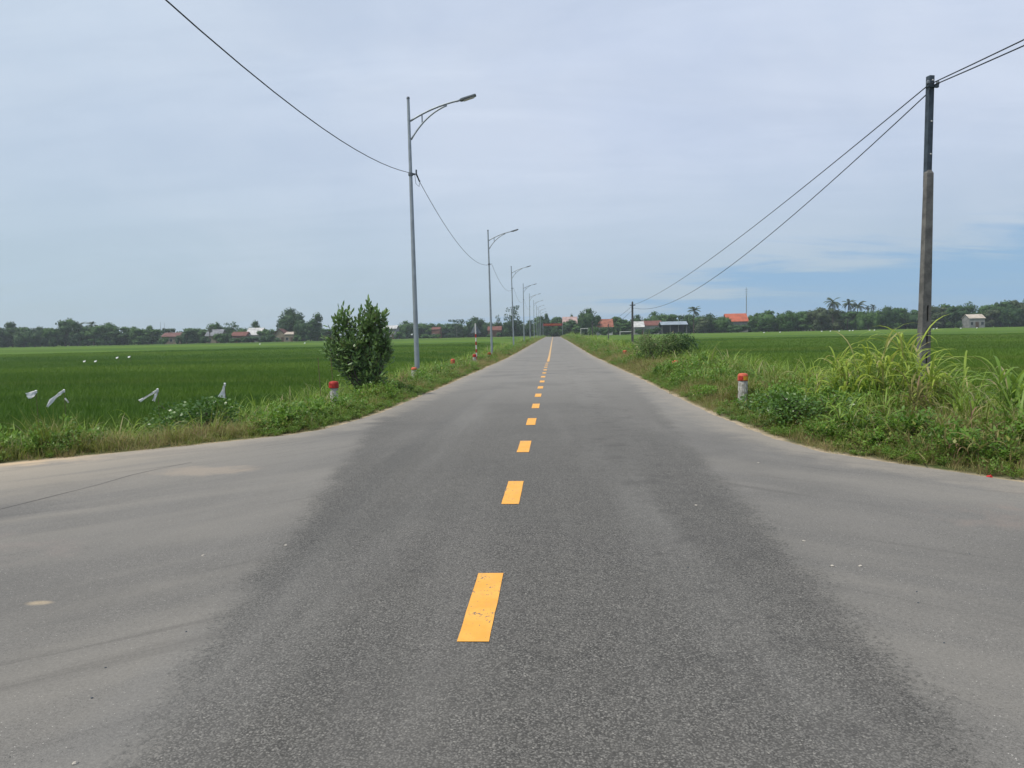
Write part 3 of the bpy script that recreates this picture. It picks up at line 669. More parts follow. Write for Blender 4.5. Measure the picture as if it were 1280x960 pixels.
GL = 'trees beyond the left rice field'; GR = 'trees beyond the right rice field'; GC = 'trees round the end of the road'
T = [
 (86, 400, 22, 330, 'tall', 1, 'tall pointed tree rising above the wood at far left', GL),
 (25, 407, 34, 322, 'spread', 1, 'broad round tree nearest the left end of the far wood', GL),
 (50, 408, 22, 318, 'dome', 0, 'dark round tree between the far left tree and tall pointed tree', GL),
 (138, 404, 22, 325, 'spread', 1, 'round tree just right of the two palms in the left wood', GL),
 (168, 408, 20, 318, 'dome', 1, 'small round tree left of the brown roofed house', GL),
 (190, 408, 16, 320, 'tall', 1, 'upright light green tree touching the left side of the brown roofed house', GL),
 (212, 409, 18, 345, 'spread', 0, 'flat dark crown rising behind the brown roofed house', GL),
 (238, 410, 22, 320, 'spread', 0, 'dark tree right of the brown roofed house', GL),
 (290, 403, 24, 335, 'airy', 1, 'thin leafy tree behind the red brown roof by the white gable', GL),
 (281, 413, 17, 306, 'bush', 0, 'dark round shrub left of the low red brown roof', GL),
 (272, 404, 10, 336, 'tall', 1, 'slim tree above the grey roofed house', GL),
 (319, 402, 14, 338, 'tall', 0, 'pointed tree directly behind the white gable', GL),
 (316, 419, 26, 300, 'bush', 0, 'dark shrub in front of the white gabled building', GL),
 (333, 410, 20, 320, 'spread', 1, 'low tree right of the white gabled building', GL),
 (364, 385, 33, 330, 'dome', 0, 'large dark dome shaped tree over the brown house', GL),
 (378, 399, 22, 318, 'dome', 0, 'dark crown leaning against the right of the large dome tree', GL),
 (397, 393, 20, 325, 'tall', 0, 'tall dark tree between the dome tree and the near bush tree', GL),
 (388, 401, 18, 315, 'tall', 0, 'lower dark tree in the gap right of the dome tree', GL),
 (508, 401, 24, 380, 'dome', 1, 'round tree left of the nearest lamp post at the field end', GC),
 (499, 412, 16, 350, 'bush', 1, 'low bush beside the grey shed', GC),
 (529, 405, 22, 385, 'spread', 0, 'dark flat crown right of the nearest lamp post', GC),
 (530, 416, 10, 350, 'bush', 1, 'small light bush left of the reddish house', GC),
 (540, 417, 10, 350, 'bush', 1, 'small light bush touching the reddish house', GC),
 (555, 408, 18, 380, 'spread', 0, 'dark tree right of the reddish house', GC),
 (571, 399, 26, 375, 'airy', 0, 'spreading tree with pale bare trunk left of the warning sign', GC, True),
 (594, 396, 26, 370, 'dome', 0, 'big dark round tree behind the warning sign', GC),
 (607, 403, 14, 368, 'dome', 0, 'smaller round tree right of the warning sign', GC),
 (623, 394, 9, 365, 'airy', 0, 'slim dark tree with tufted crown behind the second lamp post', GC),
 (627, 404, 8, 364, 'tall', 0, 'narrow dark tree touching the large tree by the third lamp post', GC),
 (641, 383, 25, 350, 'airy', 0, 'large open crowned tree behind the third lamp post', GC),
 (642, 398, 24, 352, 'spread', 0, 'dark lower tree under the large open crowned tree', GC),
 (662, 401, 14, 352, 'tall', 0, 'dark tree between the third and fourth lamp posts', GC),
 (673, 402, 12, 350, 'tall', 1, 'tree behind the fifth lamp post', GC),
 (684, 393, 9, 345, 'tall', 0, 'narrow tree left of the red banner', GC),
 (694, 395, 14, 365, 'spread', 1, 'tree rising above the red banner', GC),
 (694, 409, 14, 352, 'bush', 1, 'light green bush closing the end of the road', GC),
 (701, 394, 16, 362, 'spread', 0, 'dark tree between the red banner and the pale pink roof', GC),
 (724, 396, 15, 366, 'spread', 1, 'green tree right behind the pale pink roof', GC),
 (678, 395, 13, 356, 'dome', 0, 'rounded dark tree left of the road end', GC),
 (711, 402, 14, 346, 'bush', 0, 'dark bush on the right corner of the road end', GC),
 (768, 394, 16, 322, 'spread', 1, 'wide tree right of the orange tiled house', GR),
 (716, 394, 7, 372, 'tall', 0, 'narrow tree top above the pale pink roof', GC),
 (736, 385, 25, 300, 'dome', 0, 'large dark tree right of the road beside the pink roofed house', GR),
 (747, 392, 18, 305, 'spread', 0, 'dark tree joined to the right of the large roadside tree', GR),
 (742, 405, 14, 270, 'bush', 1, 'round bush in front of the orange roofed house', GR),
 (758, 406, 16, 272, 'bush', 0, 'dark bush right of the orange roofed house', GR),
 (773, 399, 12, 320, 'tall', 1, 'small pointed tree between the orange roof and second power pole', GR),
 (782, 403, 18, 315, 'spread', 1, 'low tree left of the second power pole', GR),
 (797, 393, 17, 318, 'dome', 0, 'round dark tree behind the pale roof by the power pole', GR),
 (818, 389, 18, 320, 'dome', 1, 'round tree behind the red roof near the open shelter', GR),
 (838, 391, 20, 322, 'spread', 1, 'broad tree behind the blue grey shelter', GR),
 (855, 392, 18, 320, 'spread', 0, 'tree between the shelter and the lone palm', GR),
 (820, 407, 14, 278, 'bush', 0, 'dark bush between red roof and open shelter', GR),
 (887, 392, 24, 305, 'dome', 0, 'dark round tree right of the lone palm', GR),
 (902, 396, 20, 300, 'dome', 1, 'green tree left of the bright orange roof', GR),
 (923, 403, 24, 290, 'bush', 0, 'dark bush below the bright orange roof', GR),
 (945, 394, 18, 300, 'spread', 1, 'light tree right of the bright orange roof', GR),
 (961, 391, 14, 305, 'tall', 0, 'pointed tree right of the thin mast', GR),
 (985, 389, 26, 305, 'spread', 1, 'broad light tree midway between mast and the coconut palms', GR),
 (1008, 387, 26, 306, 'spread', 1, 'bumpy broad tree left of the coconut palms', GR),
 (1028, 386, 20, 305, 'tall', 1, 'tree touching the left side of the tallest coconut palm', GR),
 (1121, 383, 26, 300, 'spread', 1, 'broad tree halfway between coconut palms and concrete pole', GR),
 (1143, 389, 24, 298, 'dome', 0, 'low dark tree just left of the concrete pole', GR),
 (1172, 382, 24, 300, 'spread', 2, 'light tree just right of the concrete pole', GR),
 (1192, 381, 26, 305, 'spread', 1, 'broad tree between the concrete pole and small field house', GR),
 (1212, 378, 24, 310, 'airy', 1, 'open crowned tree behind the small field house', GR),
 (1244, 376, 9, 320, 'spread', 0, 'small umbrella shaped crown above the wood at right', GR),
 (1240, 385, 24, 300, 'spread', 2, 'light green tree right of the small field house', GR),
 (1268, 373, 26, 300, 'spread', 2, 'tall light tree at the right end of the wood', GR),
]
for e in T:
    tree(*e[:8], **({'pale': True} if len(e) > 8 else {}))
for px, yt, w, lb in ((205, 419, 12, 'low bush hiding the left end of the brown roofed house'), (226, 416, 14, 'round bush at the right end of the brown roofed house'), (256, 418, 14, 'bush covering the left of the grey roofed house'), (275, 414, 16, 'tall bush between the grey roofed house and red brown roof'),
        (294, 421, 16, 'dark bush before the low red brown roof'), (306, 419, 12, 'bush between the red brown roof and white gable'), (336, 415, 18, 'bush left of the brown house front'), (347, 421, 10, 'small bush below the brown house front'), (371, 417, 12, 'bush right of the cream annex'),
        (547, 416, 9, 'small bush before the narrow reddish house'), (613, 416, 9, 'small bush left below the house behind the second lamp'), (624, 414, 9, 'small bush right below the house behind the second lamp'), (706, 405, 12, 'bush below the pale pink roof'), (720, 408, 12, 'bush right of the pale pink roof'), (752, 409, 12, 'bush below the orange tiled roof'), (799, 410, 10, 'bush in front of the pale sheet roof'), (812, 409, 12, 'bush in front of the red tiled roof')):
    tree(px, yt, w, 296 if px < 400 else 338 if px < 730 else 284, 'bush', 1 if int(px) % 2 else 0, lb, 'bushes in front of the village houses')
# front row that fills the wood between the named trees
prof_l = [(0, 407), (30, 406), (62, 409), (80, 404), (120, 404), (158, 408), (200, 410), (250, 409), (300, 407), (345, 409), (405, 408)]
prof_c = [(485, 407), (520, 404), (560, 403), (610, 403), (650, 400), (690, 398)]
prof_r = [(700, 400), (760, 400), (800, 397), (860, 391), (900, 395), (970, 390), (1040, 384), (1100, 384), (1140, 386), (1180, 382), (1240, 380), (1280, 375)]
fill = random.Random(9)
LM = [(86, 'tall pointed tree at far left'), (25, 'broad tree at the left end'), (108, 'two palms in the left wood'), (138, 'round tree right of the left palms'), (168, 'small round tree before the brown roof'), (213, 'brown roofed house'),
 (266, 'grey roofed house'), (298, 'low red brown roof'), (316, 'white gabled building'), (349, 'brown house front'), (364, 'large dome shaped tree'), (397, 'tall dark tree by the near bush tree'),
 (488, 'grey shed by the near bushy tree'), (517, 'nearest lamp post'), (545, 'narrow reddish house'), (571, 'pale trunked spreading tree'), (595, 'warning sign'), (616, 'second lamp post'), (644, 'third lamp post'), (660, 'fourth lamp post'), (669, 'fifth lamp post'), (684, 'red banner'),
 (712, 'pale pink roof'), (736, 'large roadside tree'), (757, 'orange roof behind the third pole'), (791, 'second power pole'), (815, 'red roof near the shelter'), (843, 'open shelter'), (867, 'lone coconut palm'),
 (887, 'dark tree beyond the lone palm'), (922, 'bright orange roof'), (961, 'pointed tree right of the mast'), (985, 'broad light tree midway'), (1014, 'small red roof in the wood'), (1041, 'tallest coconut palm'), (1059, 'middle coconut palm'), (1071, 'rightmost large coconut palm'),
 (1088, 'two small palms'), (1121, 'broad tree halfway to the concrete pole'), (1156, 'concrete pole'), (1192, 'tree by the field house'), (1221, 'small field house'), (1244, 'umbrella shaped crown'), (1268, 'tall light tree at the right end')]
USED = {}
def row(a, b, step, prof, Y, lab, group, lo=0, hi=5, skip=()):
    x = a
    while x < b:
        if not any(s[0] < x < s[1] for s in skip):
            yt = float(np.interp(x, [p[0] for p in prof], [p[1] for p in prof]))+fill.uniform(lo-3, hi+1)
            wd, yo, kd = step*fill.uniform(1.6, 2.4), Y+fill.uniform(-8, 14), fill.choice(['spread', 'dome', 'bush', 'spread', 'tall'])
            mm = fill.choice([0, 1, 1]) if a < 880 else fill.choice([0, 1, 1, 2])
            lx, ln = min(LM, key=lambda q: abs(q[0]-x)); side = 'directly behind' if abs(lx-x) < 3 else 'just left of' if x < lx else 'just right of'
            lb = f"{['dark', 'green', 'pale green'][mm]} {dict(spread='flat topped', dome='rounded', bush='low', tall='upright')[kd]} tree {side} the {ln}"
            if lb in USED: lb = lb.replace('just', 'further')
            if lb in USED: lb = lb.replace('tree further', 'tree, deeper in,')
            USED[lb] = 1
            tree(x, yt, wd, yo, kd, mm, lb, group)
        x += step*fill.uniform(.8, 1.2)
row(-20, 205, 13, prof_l, 312, 'tree of the continuous wood left of the brown roofed house', 'wood at the left end of the field', skip=((200, 226),))
row(228, 410, 14, prof_l, 336, 'low tree among the houses beyond the left field', 'low trees among the left houses')
row(488, 690, 11, prof_c, 392, 'dark tree in the row behind the middle of the left field', 'tree row behind the far end of the left field')
row(705, 880, 11, prof_r, 330, 'tree in the row behind the houses right of the road', 'tree row behind the houses right of the road')
row(880, 1145, 13, prof_r, 296, 'tree of the wood between the lone palm and the concrete pole', 'wood left of the concrete pole', skip=((905, 941),))
row(1150, 1300, 13, prof_r, 297, 'tree of the wood right of the concrete pole', 'wood right of the concrete pole', skip=((1206, 1236),))
# undergrowth mass behind them, so that no sky shows between stems
V = []; Q = []; off = 0; MI = []
rr_ = np.random.default_rng(3)
mass = [(-60, 420, prof_l, 352, 3), (470, 705, prof_c, 405, 2), (700, 900, prof_r, 345, 2), (880, 1340, prof_r, 318, 3)]
src = [CR['bush', v, 0] for v in range(3)]; sv_ = []
for s_ in src:
    a = np.zeros(len(s_.vertices)*3, np.float32); s_.vertices.foreach_get('co', a); q = np.zeros(len(s_.loops), np.int32); s_.loops.foreach_get('vertex_index', q); sv_.append((a.reshape(-1, 3), q.reshape(-1, 4)))
for a, b, prof, Y, add in mass:
    x = a
    while x < b:
        yt = float(np.interp(x, [p[0] for p in prof], [p[1] for p in prof]))+add+fill.uniform(0, 4)
        bs = at(x, 420, Y); zb = float(gz(np.array([bs.x]), np.array([float(Y)]))[0]); h = (at(x, yt, Y).z-zb); w = 22*Y/F*1.3
        vv, qq = sv_[fill.randrange(3)]; an = fill.uniform(0, 6.28); c, s = math.cos(an), math.sin(an)
        P = np.stack([(vv[:, 0]*c-vv[:, 1]*s)*w+bs.x, (vv[:, 0]*s+vv[:, 1]*c)*w+Y+fill.uniform(-5, 5), vv[:, 2]*h*1.12+zb-.1*h], 1)
        V.append(P); Q.append(qq+off); MI.append(np.full(len(qq), fill.choice([0, 1]))); off += len(P); x += 10
tag(link('woodland', np_mesh('woodland', np.vstack(V), np.vstack(Q), m_crown[:2], matidx=np.concatenate(MI))), 'dark undergrowth and tree mass behind the far tree line', 'woodland', kind='stuff')

GP = 'coconut palms above the right wood'
palm(1041, 372, 15, 300, 'tallest and leftmost of the three large coconut palms', GP)
palm(1059, 375, 13, 302, 'middle one of the three large coconut palms', GP)
palm(1071, 377, 15, 301, 'rightmost of the three large coconut palms', GP)
palm(1084, 382, 6, 330, 'small palm first right of the large coconut palms', GP)
palm(1092, 381, 7, 330, 'small palm second right of the large coconut palms', GP)
palm(867, 384, 13, 300, 'lone coconut palm left of the bright orange roof', 'palm trees')
palm(100, 403, 12, 318, 'left of the two palms in the far left wood', 'palm trees')
palm(117, 402, 12, 318, 'right of the two palms in the far left wood', 'palm trees')
palm(262, 408, 8, 318, 'small palm behind the grey roofed house', 'palm trees')

# ------------------------------------------------------------------ village houses
def rf(name, c, c2=None): return mat(name, c, .85, 0, .18, .8, col2=c2)
roof_orange = rf('orange_roof_tiles', (.44, .12, .065)); roof_dull = rf('dull_orange_tiles', (.30, .12, .08)); roof_red = rf('red_roof_tiles', (.17, .07, .055)); roof_brown = rf('brown_roof_tiles', (.17, .085, .075))
roof_grey = rf('grey_roof_sheet', (.20, .21, .23)); roof_blue = rf('blue_grey_sheet', (.26, .31, .36)); roof_white = rf('white_roof_sheet', (.50, .50, .49)); roof_pink = rf('pale_pink_tiles', (.42, .30, .28)); roof_tan = rf('tan_roof_sheet', (.48, .42, .35))
wall_cream = rf('cream_wall', (.26, .22, .16)); wall_grey = rf('grey_wall', (.25, .25, .25)); wall_white = rf('white_wall', (.40, .40, .38)); wall_red = rf('reddish_wall', (.20, .10, .08)); dark = mat('dark_opening', (.02, .022, .025), .4)
pane_m = mat('window_glass', (.03, .04, .045), .15, spec=.6); wood_m = mat('door_wood', (.09, .055, .035), .7)
def house(px0, px1, yridge, yeave, ybase, Y, roofm, wallm, label, ridge='x', wins=2, door=True, depth=7.0, over=.35, name='house', group=None, open_front=False, cat='house'):
    a, b = at(px0, yeave, Y), at(px1, yeave, Y); w = b.x-a.x; cx = (a.x+b.x)/2
    zb = float(gz(np.array([cx]), np.array([float(Y)]))[0]); ze = (a.z+b.z)/2; zrd = at((px0+px1)/2, yridge, Y).z
    zb = min(zb, at((px0+px1)/2, ybase, Y).z)
    H = max(ze-zb, 1.0); rh = max(zrd-ze, .3); t = empty(name, (cx, Y, zb)); D = depth
    W = w-2*over
    if not open_front:
        mb = MB(); mb.box((0, D/2, H/2), (W, D, H))
        if ridge == 'y': mb.add([(-W/2, 0, H), (W/2, 0, H), (0, 0, H+rh*.93)], [(0, 1, 2)]); mb.add([(-W/2, D, H), (W/2, D, H), (0, D, H+rh*.93)], [(2, 1, 0)])
        else: mb.add([(-W/2, 0, H), (-W/2, D, H), (-W/2, D/2, H+rh*.93)], [(2, 1, 0)]); mb.add([(W/2, 0, H), (W/2, D, H), (W/2, D/2, H+rh*.93)], [(0, 1, 2)])
        mb.build('wall', wallm, t)
    else:
        for sx in np.linspace(-1, 1, 4): MB().box((sx*(W/2-.1), .1, H/2), (.16, .16, H)).build('post', wallm, t)
        MB().box((0, D-.1, H/2), (W, .12, H)).build('wall', dark, t)
    th = .12; mb = MB(); o = over
    if ridge == 'x':
        P = [(-w/2, -o, H-.02), (w/2, -o, H-.02), (w/2, D/2, H+rh), (-w/2, D/2, H+rh), (-w/2, D+o, H-.02), (w/2, D+o, H-.02)]
        F_ = [(0, 1, 2, 3), (3, 2, 5, 4)]
    else:
        P = [(-w/2, -o, H-.02), (-w/2, D+o, H-.02), (0, D+o, H+rh), (0, -o, H+rh), (w/2, -o, H-.02), (w/2, D+o, H-.02)]
        F_ = [(1, 0, 3, 2), (2, 3, 4, 5)]
    vs = [(p[0], p[1], p[2]+th) for p in P]+P; n = len(P)
    edge_loop = [0, 1, 2, 5, 4, 3] if ridge == 'x' else [0, 1, 2, 5, 4, 3]
    fs = list(F_)+[tuple(i+n for i in f)[::-1] for f in F_]
    lp = edge_loop if ridge == 'x' else [0, 3, 4, 5, 2, 1]
    if ridge == 'x': lp = [0, 1, 2, 5, 4, 3]
    for i in range(6):
        p, q = lp[i], lp[(i+1) % 6]; fs.append((p, p+n, q+n, q))
    mb.add(vs, fs); ro = mb.build('roof', roofm, t)
    if not open_front:
        n_ = wins+(1 if door else 0)
        for i in range(n_):
            x = -W/2+W*(i+.5)/n_
            if door and i == n_//2:
                MB().box((x, -.03, 1.05), (1.1, .10, 2.1)).build('door', wood_m, t)
            else:
                wn = MB(); ww, wh = min(1.3, W/n_*.6), 1.2
                for sx in (-1, 1): wn.box((x+sx*ww/2, -.03, 1.55), (.09, .12, wh+.09))
                for sz in (-1, 1): wn.box((x, -.03, 1.55+sz*wh/2), (ww-.09, .12, .09))
                wo_ = wn.build('window', wall_white, t); MB().box((x, -.012, 1.55), (ww-.09, .04, wh-.09)).build('pane', pane_m, wo_)
    return tag(t, label, cat, group)
HG = 'village houses beyond the fields'
house(201, 226, 416, 421, 430, 322, roof_brown, wall_cream, 'low house with brown tiled roof in the left wood', wins=3, door=False, group=HG)
house(256, 277, 412, 420, 429, 325, roof_grey, wall_cream, 'grey roofed house left of the low red brown roof', wins=1, group=HG)
house(288, 308, 415, 420, 430, 318, roof_red, wall_red, 'low house with red brown roof left of the white gable', wins=2, group=HG, depth=6)
house(306, 326, 410, 419, 429, 322, roof_white, wall_white, 'building with bright white sloping roof beyond the left field', wins=2, group=HG, depth=9)
house(342, 357, 411, 418, 428, 320, roof_brown, wall_cream, 'brown house front with hipped roof left of the dome tree', wins=1, ridge='y', group=HG)
house(355, 368, 415, 418, 428, 318, roof_tan, wall_cream, 'cream annex joined to the right of the brown house', wins=1, group=HG, over=.2)
house(479, 496, 407, 411, 421, 350, roof_white, wall_grey, 'grey shed with pale roof edge right of the near bush tree', wins=1, ridge='x', group=HG)
house(539, 550, 409, 412, 422, 360, roof_red, wall_red, 'narrow reddish house between the first lamp post and warning sign', wins=1, group=HG, over=.2)
house(609, 627, 408, 413, 422, 358, roof_red, wall_red, 'reddish brown house behind the second lamp post', wins=2, group=HG)
house(703, 722, 396, 405, 419, 352, roof_pink, wall_white, 'pale pink roofed house at the end of the road', wins=2, group=HG)
house(745, 767, 399, 409, 419, 300, roof_dull, wall_white, 'dull orange tiled house behind the third power pole', wins=2, group=HG)
house(792, 806, 402, 409, 418, 296, roof_white, wall_grey, 'house with pale sheet roof touching the second power pole', wins=1, ridge='x', group=HG)
house(803, 828, 401, 407, 418, 300, roof_red, wall_white, 'red tiled house between the pale roof and open shelter', wins=2, group=HG)
house(826, 860, 402, 406, 418, 288, roof_blue, wall_grey, 'wide open shelter with blue grey sheet roof', open_front=True, group=HG, name='open_shelter', cat='shelter')
house(908, 936, 392, 402, 416, 306, roof_orange, wall_grey, 'house with bright orange roof beside the thin mast', wins=2, group=HG, depth=8)
house(1008, 1020, 396, 400, 410, 312, roof_red, wall_white, 'small red roof barely showing left of the coconut palms', wins=1, group=HG)
house(1211, 1232, 393, 398, 406, 288, roof_tan, wall_grey, 'small grey field house with tan roof at the right wood edge', wins=2, door=True, group=HG, depth=5, over=.2)

# masts
def mast(px, ytop, Y, label, r=.18):
    b = at(px, 415, Y); top = at(px, ytop, Y).z; zb = float(gz(np.array([b.x]), np.array([float(Y)]))[0]); t = empty('antenna_mast', (b.x, Y, zb)); H = top-zb
    MB().tube([(0, 0, -.2), (0, 0, H*.82)], [r, r*.8], 6).build('pole', m_galv, t)
    mb = MB(); mb.tube([(0, 0, H*.82), (0, 0, H)], [r*.4, r*.3], 5)
    for z in (.85, .9, .95): mb.box((0, 0, H*z), (r*5, r*.8, r*.6))
    mb.build('aerial', m_galv, t); return tag(t, label, 'mast')
mast(933, 359, 330, 'tall thin antenna mast rising behind the bright orange roof', .22)
mast(201, 402, 330, 'short thin antenna over the brown roofed house', .12)
mast(206, 403, 332, 'second short antenna over the brown roofed house, on its right', .10)

# red banner over the road end
m_maroon = mat('banner_cloth', (.22, .018, .02), .8)
ban = empty('banner_gate', (-.3, 330, float(zr(330))))
for sx in (-1, 1): MB().tube([(sx*4.2, 0, -.3), (sx*4.2, 0, 5.8)], .09, 8).build('post', m_galv, ban)
mb = MB(); mb.box((0, 0, 5.2), (8.3, .06, 1.1)); mb.build('banner', m_maroon, ban)
mb = MB()
for i in range(14): mb.box((-3.4+i*.52, -.034, 5.2), (.22, .006, .24))
mb.build('lettering', m_yel, ban)
tag(ban, 'red banner with small yellow lettering strung across the road end', 'banner')
# low fences
def rail(px0, px1, yp, Y, label, h=1.3):
    a, b = at(px0, yp, Y), at(px1, yp, Y); zb = float(gz(np.array([(a.x+b.x)/2]), np.array([float(Y)]))[0]); h = a.z-zb
    t = empty('fence', ((a.x+b.x)/2, Y, zb)); w = b.x-a.x; n = max(2, int(w/3)+1)
    for i in range(n): MB().box((-w/2+w*i/(n-1), 0, h/2), (.18, .18, h)).build('post', m_wpaint, t)
    MB().box((0, 0, h+.1), (w+.2, .16, .22)).build('rail', m_wpaint, t)
    return tag(t, label, 'fence')
rail(775, 792, 415, 262, 'long pale rail beside the second power pole beyond the field')
rail(726, 735, 411, 290, 'pale goal like frame right of the road end')
# pale footpath strip and rubble at the end of the road
mb = MB(); y0, y1 = 150, 340; n = 30
vs = []
for i in range(n+1):
    y = y0+(y1-y0)*i/n; vs += [(-5.6-.3*math.sin(i), y, float(zr(y))+.02), (-3.6, y, float(zr(y))+.02)]
mb.add(vs, [(2*i, 2*i+1, 2*i+3, 2*i+2) for i in range(n)])
tag(mb.build('path', mat('pale_paving', (.40, .32, .28), .9, 0, .15, .5)), 'pale reddish paved strip left of the far road', kind='structure')

# ------------------------------------------------------------------ street lamps
LX = -5.12
def lamp_proto():
    t = empty('street_lamp')
    MB().lathe([(.20, -.6), (.20, .02), (.13, .03), (.12, .05)], 12).build('base_plate', m_galv, t)
    MB().lathe([(.098, .04), (.085, 3.0), (.068, 6.5), (.052, 10.22), (.050, 10.30)], 12).build('pole', m_galv, t, smooth=False)
    MB().lathe([(.058, 10.28), (.062, 10.31), (.05, 10.36)], 12).build('pole_cap', m_lamp, t)
    MB().lathe([(.086, 7.52), (.09, 7.54), (.09, 7.60), (.086, 7.62)], 12).build('clamp', m_lamp, t)
    MB().box((.10, .02, 7.57), (.12, .05, .05)).build('bracket', m_steel, t)
    def bez(p0, p1, p2, n=10): return [tuple((1-s)**2*a+2*s*(1-s)*b+s*s*c for a, b, c in zip(p0, p1, p2)) for s in [i/n for i in range(n+1)]]
    up = bez((.05, 0, 9.49), (.95, 0, 10.02), (2.0, 0, 10.18), 12)
    MB().tube(up, .037, 8).build('arm', m_galv, t, smooth=True)
    lo = bez((.06, 0, 8.82), (.62, 0, 9.72), (1.42, 0, 10.00), 10)
    MB().tube(lo, .032, 8).build('arm_brace', m_galv, t, smooth=True)
    MB().tube([(.49, 0, 9.70), (.49, 0, 9.37)], .026, 8).build('strut', m_galv, t)
    mb = MB(); a = math.radians(16)
    c, s = math.cos(a), math.sin(a)
    prof = [(-.16, .03, .026), (-.03, .035, .03), (.0, .10, .045), (.06, .13, .05), (.56, .12, .044), (.60, .09, .03)]
    vs = []
    for (u_x, wy, hz) in prof:
        for yy_, zz_ in ((-1, -.6), (1, -.6), (1, .4), (.6, 1), (-.6, 1), (-1, .4)):
            X = u_x; Z = hz*zz_; vs.append((1.92+X*c-Z*s, wy*yy_, 10.16+X*s+Z*c))
    m6 = 6; fs = [(i*m6+k, i*m6+(k+1) % m6, (i+1)*m6+(k+1) % m6, (i+1)*m6+k) for i in range(len(prof)-1) for k in range(m6)]+[tuple(range(6))[::-1], tuple(30+k for k in range(6))]
    mb.add(vs, fs); hd = mb.build('lamp_head', m_lamp, t)
    vs = []
    for X in (.10, .52):
        for yy_ in (-.10, .10): Z = -.046; vs.append((1.92+X*c-Z*s, yy_, 10.16+X*s+Z*c))
    for X in (.12, .50):
        for yy_ in (-.09, .09): Z = -.062; vs.append((1.92+X*c-Z*s, yy_, 10.16+X*s+Z*c))
    MB().add(vs, [(0, 1, 3, 2), (4, 6, 7, 5), (0, 4, 5, 1), (2, 3, 7, 6), (0, 2, 6, 4), (1, 5, 7, 3)]).build('lens', m_glass, hd)
    return t
lamp0 = lamp_proto(); LAMPS = []
ords = ['nearest', 'second', 'third', 'fourth', 'fifth', 'sixth', 'seventh', 'eighth', 'ninth']
extra = ['left of the road', 'behind the red and white signpost', 'in front of the large open crowned tree', '', '', '', '', '', '']
for i in range(9):
    y = 28.5+34.9*i; x = LX+.004*(y-28.5)*0
    o = lamp0 if i == 0 else copy_tree(lamp0)
    zb = float(zr(y))-.12
    dzz = 0
    o.location = (x, y, 10.29-10.29+zb+.12-.02)
    o.rotation_euler = (R([0.1, -.2, .3, 0, 0, 0, 0, 0, 0][i]), R([-.25, -.6, -.6, .2, 0, .2, 0, 0, 0][i]), R([0, 2, -3, 25, 0, 0, 0, 0, 0][i]))
    tag(o, f'{ords[i]} tall grey street lamp in the row {extra[i]}'.strip() if i < 3 else f'{ords[i]} grey street lamp counted along the row left of the road', 'street lamp', 'street lamps along the left verge')
    LAMPS.append(o)
def sag(p, q, s, n=24):
    return [Vector(p).lerp(Vector(q), i/n)-Vector((0, 0, 4*s*(i/n)*(1-i/n))) for i in range(n+1)]
pts = []
pz = [7.57+float(zr(28.5+34.9*i)) for i in range(-1, 5)]
sg = [1.62, 1.15, 1.1, 1.1, 1.1]
for i in range(-1, 4):
    a = (LX+.14, 28.5+34.9*i, pz[i+1]); b = (LX+.14, 28.5+34.9*(i+1), pz[i+2]); s = sag(a, b, sg[i+1]); pts += s if not pts else s[1:]
tag(MB().tube(pts, .011, 5).build('overhead_cable', m_wire), 'black cable slung from lamp post to lamp post on the left', 'cable')
# cable hardware at the nearest lamp
hw = empty('cable_clamp', (LX+.17, 28.55, pz[1]))
MB().tube([(0, 0, .0), (0.01, .55, -.16)], .028, 6).build('dead_end_grip', m_steel, hw); MB().box((0, -.02, .05), (.05, .05, .2)).build('hook', m_steel, hw)
MB().tube([(-.05, -.1, -.02), (-.03, 0, -.35), (.05, .2, -.42), (.06, .45, -.15)], .008, 5).build('jumper_loop', m_wire, hw)
tag(hw, 'small metal clamp and wire loop on the nearest lamp post', 'cable clamp')

